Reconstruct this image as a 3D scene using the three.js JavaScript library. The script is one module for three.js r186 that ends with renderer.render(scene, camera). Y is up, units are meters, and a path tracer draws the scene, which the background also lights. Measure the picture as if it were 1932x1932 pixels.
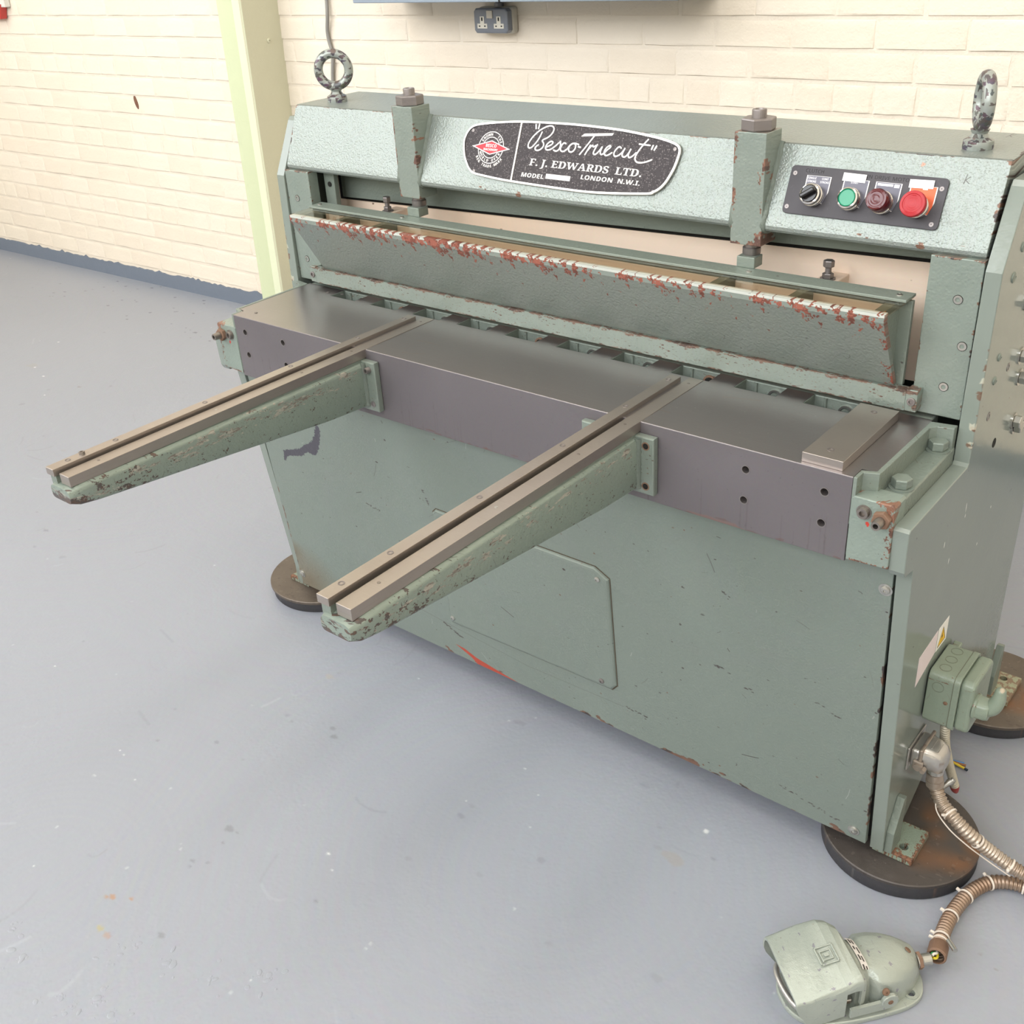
import * as THREE from 'three';
import { RoundedBoxGeometry } from 'three/addons/geometries/RoundedBoxGeometry.js';
import { mergeGeometries, mergeVertices, toCreasedNormals } from 'three/addons/utils/BufferGeometryUtils.js';
import { RectAreaLightUniformsLib } from 'three/addons/lights/RectAreaLightUniformsLib.js';
RectAreaLightUniformsLib.init();

// ---------- camera, light, exposure ----------
const scene = new THREE.Scene();
scene.background = new THREE.Color(0.02, 0.02, 0.02);
const camera = new THREE.PerspectiveCamera(51.43, 1, 0.05, 60);
camera.position.set(1.6418, 1.3469, 1.1399);
camera.rotation.set(THREE.MathUtils.degToRad(-29.131), THREE.MathUtils.degToRad(40.77), THREE.MathUtils.degToRad(-3.735), 'YXZ');
camera.setViewOffset(1932, 1932, -0.44, 7.62, 1932, 1932);
const renderer = new THREE.WebGLRenderer({ antialias: true });
renderer.toneMapping = THREE.LinearToneMapping;
renderer.toneMappingExposure = 0.8;
renderer.shadowMap.enabled = true;
const LIGHTS = [   // [x, y, z, width, height, kind, radiance, colour]
  [-2.1, 3.95, 5.14, 3.4, 2.6, 'window', 8.4, 0xf8faff],
  [1.9, 3.95, 5.14, 3.4, 2.6, 'window', 8.4, 0xf8faff],
  [-4.09, 3.55, 2.6, 3.2, 2.4, 'window', 5.0, 0xf8faff],  // window added so the left end of the beam slope reads bright
  [-2.2, 5.58, 0.9, 0.7, 2.6, 'ceiling', 7.0, 0xfffaf2],
  [0.3, 5.58, 0.9, 0.7, 2.6, 'ceiling', 7.0, 0xfffaf2],
  [2.8, 5.58, 0.9, 0.7, 2.6, 'ceiling', 7.0, 0xfffaf2],
];

// ---------- helpers ----------
const rng = (s) => () => { s = (s + 0x6d2b79f5) | 0; let t = Math.imul(s ^ (s >>> 15), 1 | s); t = (t + Math.imul(t ^ (t >>> 7), 61 | t)) ^ t; return ((t ^ (t >>> 14)) >>> 0) / 4294967296; };
const V3 = (x, y, z) => new THREE.Vector3(x, y, z);
const V2 = (x, y) => new THREE.Vector2(x, y);
const names = new Map();
function numbered(n, parent) {
  const k = parent.uuid + n, c = names.get(k) || 0; names.set(k, c + 1);
  return c ? n + '_' + String(c).padStart(3, '0') : n;
}
function tag(o, label, category, group) {
  o.userData.label = label; o.userData.category = category;
  if (group) o.userData.group = group;
  return o;
}
const worldPos = (o) => { o.updateWorldMatrix(true, false); return new THREE.Vector3().setFromMatrixPosition(o.matrixWorld); };
function thing(name, x, y, z, label, category, group) {
  const g = new THREE.Group(); g.name = numbered(name, scene); g.position.set(x, y, z); scene.add(g);
  if (label) tag(g, label, category, group);
  return g;
}
// a mesh from geometry given in world coordinates, under a parent that is only moved, never turned
function put(name, geo, mat, parent = scene, label) {
  if (Array.isArray(geo)) geo = join(geo);
  if (parent !== scene) { const p = worldPos(parent); if (p.lengthSq() > 0) { geo = geo.clone(); geo.translate(-p.x, -p.y, -p.z); } }
  const m = new THREE.Mesh(geo, mat); m.name = numbered(name, parent); m.castShadow = m.receiveShadow = true;
  if (label) m.userData.label = label;
  parent.add(m);
  return m;
}
const flat = (g) => { let h = g.index ? g.toNonIndexed() : g; for (const k of Object.keys(h.attributes)) if (!['position', 'normal', 'uv'].includes(k)) h.deleteAttribute(k); if (!h.attributes.uv) boxUV(h); h.morphAttributes = {}; return h; };
const join = (list) => mergeGeometries(list.map(flat), false);
function boxUV(g) {            // uv in metres, taken along the axis that each face looks down
  if (g.index) { const h = g.toNonIndexed(); g.copy(h); }
  const p = g.attributes.position, uv = new Float32Array(p.count * 2), a = V3(), b = V3(), c = V3();
  for (let i = 0; i < p.count; i += 3) {
    a.fromBufferAttribute(p, i); b.fromBufferAttribute(p, i + 1); c.fromBufferAttribute(p, i + 2);
    const n = b.clone().sub(a).cross(c.clone().sub(a)), ax = Math.abs(n.x), ay = Math.abs(n.y), az = Math.abs(n.z);
    [a, b, c].forEach((q, k) => { const o = (i + k) * 2; if (ax >= ay && ax >= az) { uv[o] = q.z + 0.37; uv[o + 1] = q.y; } else if (ay >= az) { uv[o] = q.x; uv[o + 1] = q.z + 0.61; } else { uv[o] = q.x; uv[o + 1] = q.y; } });
  }
  g.setAttribute('uv', new THREE.BufferAttribute(uv, 2));
  return g;
}
function planarUV(g, fn) {
  if (g.index) g = g.toNonIndexed();
  const p = g.attributes.position, uv = new Float32Array(p.count * 2);
  for (let i = 0; i < p.count; i++) { const r = fn(p.getX(i), p.getY(i), p.getZ(i)); uv[i * 2] = r[0]; uv[i * 2 + 1] = r[1]; }
  g.setAttribute('uv', new THREE.BufferAttribute(uv, 2));
  return g;
}
const rb = (x0, x1, y0, y1, z0, z1, r = 0.002, seg = 2) => boxUV(new RoundedBoxGeometry(x1 - x0, y1 - y0, z1 - z0, seg, Math.min(r, (x1 - x0) * 0.49, (y1 - y0) * 0.49, (z1 - z0) * 0.49)).translate((x0 + x1) / 2, (y0 + y1) / 2, (z0 + z1) / 2));
const shapeOf = (pts, holes = []) => { const s = new THREE.Shape(pts.map((p) => V2(p[0], p[1]))); for (const h of holes) s.holes.push(h); return s; };
function ext(shape, d, bev, seg = 2, curve = 8) {
  const o = { depth: d - 2 * bev, bevelEnabled: bev > 0, bevelThickness: bev, bevelSize: bev, bevelOffset: -bev, bevelSegments: seg, curveSegments: curve };
  return new THREE.ExtrudeGeometry(shape, o).translate(0, 0, bev);
}
const circleHole = (x, y, r) => { const p = new THREE.Path(); p.absarc(x, y, r, 0, Math.PI * 2, true); return p; };
// profile [z, y] drawn out along x
const prismX = (pts, x0, x1, bev = 0.0015, holes) => boxUV(ext(shapeOf(pts.map(([z, y]) => [-z, y]), holes), x1 - x0, bev).rotateY(Math.PI / 2).translate(x0, 0, 0));
const prismY = (pts, y0, y1, bev = 0.0015, holes) => boxUV(ext(shapeOf(pts.map(([x, z]) => [x, -z]), holes), y1 - y0, bev).rotateX(-Math.PI / 2).translate(0, y0, 0));
const prismZ = (pts, z0, z1, bev = 0.0015, holes) => boxUV(ext(shapeOf(pts, holes), z1 - z0, bev).translate(0, 0, z0));
const cyl = (r0, r1, h, seg = 20) => new THREE.CylinderGeometry(r1, r0, h, seg).translate(0, h / 2, 0);   // stands on its base
const lathe = (pts, seg = 24) => { const g = new THREE.LatheGeometry(pts.map((p) => V2(p[0], p[1])), seg); g.deleteAttribute('uv'); return boxUV(toCreasedNormals(mergeVertices(g, 1e-6), 0.6)); };
// turns +y of a geometry to the direction d, then moves it to p
function aim(g, p, d) { g.applyQuaternion(new THREE.Quaternion().setFromUnitVectors(V3(0, 1, 0), V3(...d).normalize())); return g.translate(...p); }
const hexHead = (r, h) => { const pts = [...Array(6)].map((_, i) => [r * Math.cos(i * Math.PI / 3 + 0.3), r * Math.sin(i * Math.PI / 3 + 0.3)]); return join([ext(shapeOf(pts), h, h * 0.12).rotateX(-Math.PI / 2)]); };
const capScrew = (r, h) => lathe([[r, 0], [r, h * 0.8], [r * 0.9, h], [r * 0.52, h], [r * 0.48, h * 0.35], [0, h * 0.35]], 18);
const domeScrew = (r, h) => lathe([[r, 0], [r * 0.92, h * 0.5], [r * 0.6, h * 0.9], [r * 0.3, h], [r * 0.28, h * 0.6], [0, h * 0.6]], 16);
const ring = (r0, r1, h, seg = 24) => lathe([[r0, 0], [r0, h], [r1, h], [r1, 0], [r0, 0]], seg);
// a tube of changing radius along a curve
function sweep(curve, n, m, rfn) {
  const fr = curve.computeFrenetFrames(n, false), pos = [], idx = [], uvs = [], L = curve.getLength();
  for (let i = 0; i <= n; i++) {
    const p = curve.getPointAt(i / n), r = rfn(i / n, L * i / n);
    for (let j = 0; j <= m; j++) {
      const a = j / m * Math.PI * 2, d = fr.normals[i].clone().multiplyScalar(Math.cos(a)).addScaledVector(fr.binormals[i], Math.sin(a));
      pos.push(p.x + d.x * r, p.y + d.y * r, p.z + d.z * r); uvs.push(j / m, L * i / n);
      if (i < n && j < m) { const k = i * (m + 1) + j; idx.push(k, k + 1, k + m + 1, k + 1, k + m + 2, k + m + 1); }
    }
  }
  const g = new THREE.BufferGeometry();
  g.setAttribute('position', new THREE.Float32BufferAttribute(pos, 3)); g.setAttribute('uv', new THREE.Float32BufferAttribute(uvs, 2)); g.setIndex(idx); g.computeVertexNormals();
  return g;
}
const curve = (pts) => new THREE.CatmullRomCurve3(pts.map((p) => V3(...p)), false, 'centripetal');
// skin over a row of rings with the same number of points; ends closed
function loft(rings, closed = true, caps = true) {
  const m = rings[0].length, pos = [], idx = [];
  rings.forEach((r) => r.forEach((p) => pos.push(...p)));
  for (let i = 0; i < rings.length - 1; i++) for (let j = 0; j < (closed ? m : m - 1); j++) { const a = i * m + j, b = i * m + (j + 1) % m; idx.push(a, b, a + m, b, b + m, a + m); }
  if (caps) for (const [i, flip] of [[0, true], [rings.length - 1, false]]) {
    const c = rings[i].reduce((s, p) => [s[0] + p[0] / m, s[1] + p[1] / m, s[2] + p[2] / m], [0, 0, 0]), k = pos.length / 3;
    pos.push(...c);
    for (let j = 0; j < m; j++) { const a = i * m + j, b = i * m + (j + 1) % m; flip ? idx.push(k, b, a) : idx.push(k, a, b); }
  }
  let g = new THREE.BufferGeometry();
  g.setAttribute('position', new THREE.Float32BufferAttribute(pos, 3)); g.setIndex(idx);
  g = toCreasedNormals(g, 0.7);
  return boxUV(g);
}

// ---------- textures ----------
function canvasTex(w, h, draw, srgb = true) {
  const c = document.createElement('canvas'); c.width = w; c.height = h;
  const x = c.getContext('2d'); draw(x, w, h);
  const t = new THREE.CanvasTexture(c); t.wrapS = t.wrapT = THREE.RepeatWrapping; if (srgb) t.colorSpace = THREE.SRGBColorSpace;
  return t;
}
function blob(x, px, py, rx, ry, R, n = 9) {
  x.beginPath();
  for (let i = 0; i < n; i++) { const a = i / n * 6.283, k = 0.45 + R() * 0.75; x.lineTo(px + Math.cos(a) * rx * k, py + Math.sin(a) * ry * k); }
  x.closePath(); x.fill();
}
function soft(x, px, py, r, col) { const g = x.createRadialGradient(px, py, 0, px, py, r); g.addColorStop(0, col); g.addColorStop(1, col.replace(/[\d.]+\)$/, '0)')); x.fillStyle = g; x.fillRect(px - r, py - r, 2 * r, 2 * r); }
const rgba = (c, a) => `rgba(${c[0]},${c[1]},${c[2]},${a})`;
const GREEN = [126, 136, 127], DARK = [72, 66, 64], PRIMER = [140, 84, 70], BROWN = [108, 82, 68], BARE = [176, 176, 170];
function mottle(x, w, h, R, base, n, amp) {
  for (let i = 0; i < n; i++) { const d = (R() - 0.5) * 2 * amp; soft(x, R() * w, R() * h, (0.04 + R() * 0.12) * Math.max(w, h), rgba(base.map((v) => Math.max(0, Math.min(255, v + d * 255)) | 0), 0.35)); }
}
const fields = new Map();
function field(seed, octs) {          // 512 px square of evenly spread noise 0..1
  const key = seed + '/' + octs;
  if (!fields.has(key)) {
    const d = noiseTex(512, seed, octs, 0.7).image.data, h = new Uint32Array(256), c = new Float32Array(256), f = new Float32Array(512 * 512);
    for (let i = 0; i < f.length; i++) h[d[i * 4]]++;
    for (let i = 0, a = 0; i < 256; i++) { c[i] = (a + h[i] / 2) / f.length; a += h[i]; }
    for (let i = 0; i < f.length; i++) f[i] = c[d[i * 4]];
    fields.set(key, f);
  }
  return fields.get(key);
}
// flakes of paint: fn(u, v) is the share that has come off there; px = texture pixels per noise pixel
function flakes(x, w, h, seed, fn, outer, inner, sx = 1, sy = 1) {
  const im = x.getImageData(0, 0, w, h), d = im.data, f = field(seed, [24, 64, 128]), g = field(seed + 1, [32, 128]);
  for (let j = 0; j < h; j++) for (let i = 0; i < w; i++) {
    const k = fn(i / w, 1 - j / h); if (k <= 0.002) continue;
    const q = (((j * sy) | 0) & 511) * 512 + (((i * sx) | 0) & 511), n = f[q];
    if (n < k) { const c = inner && g[q] < 0.42 && n < k * 0.75 ? inner : outer, o = (j * w + i) * 4, t = 0.9 + g[q] * 0.2; d[o] = c[0] * t; d[o + 1] = c[1] * t; d[o + 2] = c[2] * t; }
  }
  x.putImageData(im, 0, 0);
}
const near = (d, r) => Math.max(0, 1 - d / r);          // 1 at an edge, 0 at distance r
// worn paint: o.edges = {t,b,l,r: [share, depth px, colour]}, o.specks, o.scratch
function paintTex(w, h, seed, o = {}) {
  return canvasTex(w, h, (x) => {
    const R = rng(seed), base = o.base || GREEN;
    x.fillStyle = rgba(base, 1); x.fillRect(0, 0, w, h);
    mottle(x, w, h, R, base, 40, 0.03);
    if (o.top) { x.fillStyle = rgba(o.top[1], 1); x.fillRect(0, 0, w, h * o.top[0]); }  // lighter strip painted for a face that catches the light
    if (o.grime) for (const [gx, gy, gr, c, a] of o.grime) soft(x, gx * w, gy * h, gr * w, rgba(c, a));
    const sc = (o.px || 1);
    for (let i = 0; i < (o.specks || 0); i++) { x.fillStyle = rgba(R() < 0.8 ? (o.speck || DARK) : BROWN, 0.55 + R() * 0.4); const r = (0.6 + R() * R() * 2.6) * sc; blob(x, R() * w, R() * h, r * (1 + R()), r, R, 7); }
    for (let i = 0; i < (o.scratch || 0); i++) { x.strokeStyle = rgba(R() < 0.75 ? (o.speck || DARK) : BARE, 0.3 + R() * 0.5); x.lineWidth = (0.5 + R() * 1.3) * sc; const a = R() * 6.28, l = (6 + R() * R() * 46) * sc, px = R() * w, py = R() * h; x.beginPath(); x.moveTo(px, py); x.lineTo(px + Math.cos(a) * l * 0.5 + R() * 3, py + Math.sin(a) * l * 0.5); x.lineTo(px + Math.cos(a) * l, py + Math.sin(a) * l); x.stroke(); }
    for (const [side, es] of Object.entries(o.edges || {})) for (const [share, depth, col, run] of [es].flat(0).length && Array.isArray(es[0]) ? es : [es]) {
      const L = side === 't' || side === 'b' ? w : h; let s = 0;
      while (s < L) {
        const len = (run || 10) * sc * (0.3 + R() * 1.4);
        if (R() < share) { const d = depth * sc * (0.25 + R()); x.fillStyle = rgba(col, 0.92); const c = s + len / 2; if (side === 't') blob(x, c, 0, len * 0.6, d, R, 13); if (side === 'b') blob(x, c, h, len * 0.6, d, R, 13); if (side === 'l') blob(x, 0, c, d, len * 0.6, R, 13); if (side === 'r') blob(x, w, c, d, len * 0.6, R, 13); }
        s += len * 0.8;
      }
    }
    for (const [fn, outer, inner, sx, sy] of o.wear || []) flakes(x, w, h, seed, fn, outer, inner, sx, sy);
    if (o.extra) o.extra(x, w, h, R);
  });
}
var noiseCache; function noiseTex(w, seed, octaves, gain = 0.55) {      // tiling value noise as a grey DataTexture
  const R = rng(seed), a = new Float32Array(w * w); let amp = 1, tot = 0;
  for (const f of octaves) {
    const g = new Float32Array(f * f).map(() => R()), s = w / f;
    for (let y = 0; y < w; y++) for (let x = 0; x < w; x++) {
      const u = x / s, v = y / s, i = u | 0, j = v | 0; let fu = u - i, fv = v - j; fu = fu * fu * (3 - 2 * fu); fv = fv * fv * (3 - 2 * fv);
      const q = (ii, jj) => g[(jj % f) * f + (ii % f)];
      a[y * w + x] += amp * ((q(i, j) * (1 - fu) + q(i + 1, j) * fu) * (1 - fv) + (q(i, j + 1) * (1 - fu) + q(i + 1, j + 1) * fu) * fv);
    }
    tot += amp; amp *= gain;
  }
  const d = new Uint8Array(w * w * 4);
  for (let i = 0; i < w * w; i++) { const v = a[i] / tot * 255; d[i * 4] = d[i * 4 + 1] = d[i * 4 + 2] = v; d[i * 4 + 3] = 255; }
  const t = new THREE.DataTexture(d, w, w); t.wrapS = t.wrapT = THREE.RepeatWrapping; t.magFilter = THREE.LinearFilter; t.minFilter = THREE.LinearMipmapLinearFilter; t.generateMipmaps = true; t.needsUpdate = true;
  return t;
}
const rep = (t, rx, ry = rx) => { const c = t.clone(); c.repeat.set(rx, ry); c.needsUpdate = true; return c; };
const hammerN = noiseTex(512, 11, [64, 128], 0.5);     // one tile stands for 0.2 m
const grainN = noiseTex(512, 12, [8, 32, 128, 256], 0.6);
const wallN = noiseTex(512, 13, [16, 48, 128], 0.6);
const M = (o) => new THREE.MeshStandardMaterial(o);
const bumpM = (t, scale, rx, ry) => ({ bumpMap: rep(t, rx, ry), bumpScale: scale });
// worn green paint on a face of w x h metres that fills uv 0..1
const facePaint = (tex, w, h, o = {}) => M({ map: tex, roughness: 0.36, metalness: 0.22, ...bumpM(hammerN, 0.0004, w / 0.2, h / 0.2), ...o });
const greenTile = paintTex(1024, 1024, 5, { specks: 90, scratch: 26 });
const chipTile = paintTex(1024, 1024, 6, { specks: 420, scratch: 120, speck: [86, 70, 60], px: 1.3 });
const green = M({ map: greenTile, roughness: 0.38, metalness: 0.2, ...bumpM(hammerN, 0.0004, 5) });
const greenChip = M({ map: rep(chipTile, 2.5), roughness: 0.4, metalness: 0.22, ...bumpM(hammerN, 0.0004, 5) });
const darkGap = M({ color: 0x14130f, roughness: 0.9 });
const blackMetal = M({ color: 0x86807e, roughness: 0.4, metalness: 0.7, ...bumpM(grainN, 0.0002, 8) });
const bolt = M({ color: 0x8d8680, roughness: 0.36, metalness: 0.85 });
const zinc = M({ color: 0xb7b6b0, roughness: 0.3, metalness: 0.9 });
const rusty = M({ map: canvasTex(256, 256, (x, w, h) => { const R = rng(3); x.fillStyle = '#7d6250'; x.fillRect(0, 0, w, h); mottle(x, w, h, R, [125, 98, 80], 60, 0.18); for (let i = 0; i < 60; i++) { x.fillStyle = rgba([70 + R() * 70, 50 + R() * 40, 40 + R() * 30], 0.5); blob(x, R() * w, R() * h, 3 + R() * 10, 3 + R() * 8, R); } }), roughness: 0.75, metalness: 0.2 });
const FLOOR_MARKS = [[0.123,0.487,0.0022,[240,240,236],0.95], [0.197,0.462,0.0022,[240,240,236],0.95], [0.335,0.539,0.0022,[240,240,236],0.95], [0.029,0.458,0.0022,[240,240,236],0.95],
  [0.046,0.461,0.0022,[240,240,236],0.95], [0.161,0.71,0.0022,[240,240,236],0.95], [0.295,0.618,0.0022,[240,240,236],0.95], [0.579,0.417,0.0022,[240,240,236],0.95],
  [0.733,0.48,0.0022,[240,240,236],0.95], [0.636,0.632,0.0022,[240,240,236],0.95], [0.628,0.662,0.0022,[240,240,236],0.95], [0.111,0.638,0.0022,[240,240,236],0.95],
  [0.325,0.531,0.0016,[240,240,236],0.8], [-0.325,0.388,0.003,[240,240,236],0.7], [0.329,0.667,0.0085,[168,118,84],0.6], [0.321,0.673,0.0051,[168,118,84],0.6],
  [0.358,0.651,0.0068,[168,118,84],0.6], [0.368,0.714,0.0102,[164,150,92],0.5], [0.388,0.715,0.0102,[168,118,84],0.35], [0.373,0.542,0.0068,[112,114,118],0.5],
  [0.38,0.553,0.0051,[112,114,118],0.5], [0.398,0.53,0.0051,[112,114,118],0.5], [0.365,0.461,0.0102,[112,114,118],0.5], [0.384,0.458,0.0051,[112,114,118],0.5],
  [0.458,0.664,0.0085,[112,114,118],0.5], [0.32,0.176,0.0068,[112,114,118],0.5], [0.339,0.191,0.0102,[112,114,118],0.5], [0.604,0.476,0.0051,[112,114,118],0.5],
  [0.238,0.209,0.0051,[112,114,118],0.5], [0.065,0.399,0.0051,[112,114,118],0.5], [0.383,0.487,0.0051,[112,114,118],0.5], [0.194,0.069,0.0153,[158,150,140],0.5],
  [-2.074,-0.55,0.007,[240,240,236],0.9], [-1.96,-0.519,0.007,[240,240,236],0.9], [-2.101,-0.553,0.034,[150,146,140],0.35], [-1.747,-0.534,0.0102,[120,118,114],0.6],
  [-1.315,-0.217,0.017,[140,138,136],0.3], [0.318,0.179,0.0085,[130,132,138],0.4], [0.202,0.051,0.0085,[130,132,138],0.4], [0.664,0.326,0.0085,[130,132,138],0.4],
  [0.781,0.281,0.0085,[130,132,138],0.4], [0.951,0.32,0.0085,[130,132,138],0.4], [0.671,0.174,0.0085,[130,132,138],0.4], [0.982,0.067,0.0085,[130,132,138],0.4],
  [0.351,-0.031,0.0022,[240,240,236],0.9], [0.584,-0.036,0.0022,[240,240,236],0.9], [0.656,0.17,0.0022,[240,240,236],0.9], [0.784,0.153,0.0022,[240,240,236],0.9],
  [0.734,0.491,0.0022,[240,240,236],0.9], [0.869,0.301,0.0022,[240,240,236],0.9], [0.75,0.086,0.0022,[240,240,236],0.9], [-1.175,-0.775,0.0022,[240,240,236],0.9],
  [0.69,0.048,0.0022,[240,240,236],0.9], [1.015,0.071,0.0204,[150,142,132],0.4], [1.4,0.0,0.0034,[120,116,110],0.7], [1.464,-0.035,0.0034,[120,116,110],0.7],
  [1.49,-0.022,0.0034,[120,116,110],0.7]];
// ---------- the room ----------
const struct = (o) => { o.userData.kind = 'structure'; return o; };
const WALL_Z = -1.496, WALL_TURN = Math.atan(0.034);
const wallPaint = (c, b) => M({ color: c, roughness: 0.62, ...bumpM(wallN, 0.0013 * b, 4) });
const floorMap = canvasTex(2048, 2048, (x, w, h) => {       // stands for x -3.4 .. 2.6, z -1.6 .. 4.4
  const R = rng(21), base = [147, 151, 160], k = w / 6, X = (m) => (m + 3.4) * k, Z = (m) => (m + 1.6) * k;
  x.fillStyle = rgba(base, 1); x.fillRect(0, 0, w, h);
  mottle(x, w, h, R, base, 160, 0.035);
  for (let i = 0; i < 500; i++) { x.strokeStyle = rgba(R() < 0.6 ? [118, 120, 126] : [176, 180, 188], 0.1 + R() * 0.2); x.lineWidth = 0.6 + R() * 1.6; const px = R() * w, py = R() * h, a = R() * 6.28, l = 5 + R() * 24; x.beginPath(); x.moveTo(px, py); x.quadraticCurveTo(px + Math.cos(a) * l * 0.5 + R() * 8, py + Math.sin(a) * l * 0.5 + R() * 8, px + Math.cos(a) * l, py + Math.sin(a) * l); x.stroke(); }
  for (let i = 0; i < 420; i++) { x.fillStyle = rgba([104, 106, 112], 0.12 + R() * 0.3); const r = 0.7 + R() * R() * 3.4; blob(x, R() * w, R() * h, r * (1 + R()), r, R); }
  for (let i = 0; i < 420; i++) { x.fillStyle = rgba([236, 236, 232], 0.35 + R() * 0.6); const r = 0.4 + R() * R() * R() * 2.6; blob(x, R() * w, R() * h, r * (1 + R() * 0.6), r, R, 7); }
  // marks that can be found in the photograph
  const mark = (mx, mz, r, c, a = 0.75) => { x.fillStyle = rgba(c, a); blob(x, X(mx), Z(mz), r * k, r * k * 0.6, R, 11); };
  FLOOR_MARKS.forEach(([mx, mz, r, c, a]) => mark(mx, mz, r, c, a));
  for (let i = 0; i < 60; i++) mark(-2.9 + R() * 1.6, -1.4 + R() * 0.35, 0.003 + R() * 0.008, [70, 72, 80], 0.5);
});
{
  const g = new THREE.PlaneGeometry(9, 7.2, 1, 1).rotateX(-Math.PI / 2).translate(0.4, 0, 1.7);
  const top = planarUV(g, (x, y, z) => [(x + 3.4) / 6, 1 - (z + 1.6) / 6]);
  const slab = new THREE.BoxGeometry(9.2, 0.12, 7.4).translate(0.4, -0.0605, 1.7);
  const gl = M({ map: floorMap, roughness: 0.42, ...bumpM(grainN, 0.0009, 9) });
  const f = put('floor', planarUV(join([top, slab]), (x, y, z) => [(x + 3.4) / 6, 1 - (z + 1.6) / 6]), gl); struct(f);
  // raised blisters of paint
  const R = rng(77), b = [];
  const pit = [[0.445, 0.696], [0.438, 0.744], [0.513, 0.688], [0.457, 0.816], [0.474, 0.77], [0.588, 0.667], [0.638, 0.617], [0.654, 0.612], [0.427, 0.817], [0.48, 0.79], [0.517, 0.787], [0.32, 0.815], [0.251, 0.797]];
  for (let i = 0; i < 150; i++) { const q = pit[i % pit.length], r = 0.0014 + R() * R() * 0.0056; b.push(new THREE.SphereGeometry(r, 8, 5).scale(0.7 + R() * 0.8, 0.13, 0.5 + R() * 0.6).rotateY(R() * 3).translate(q[0] + (R() - 0.5) * (i < 90 ? 0.013 : 0.06), 0, q[1] + (R() - 0.5) * (i < 90 ? 0.011 : 0.06))); }
  put('paint_blister', planarUV(join(b), (x, y, z) => [(x + 3.4) / 6, 1 - (z + 1.6) / 6]), M({ map: floorMap, roughness: 0.3 }), f).userData.kind = 'stuff';
}
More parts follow.
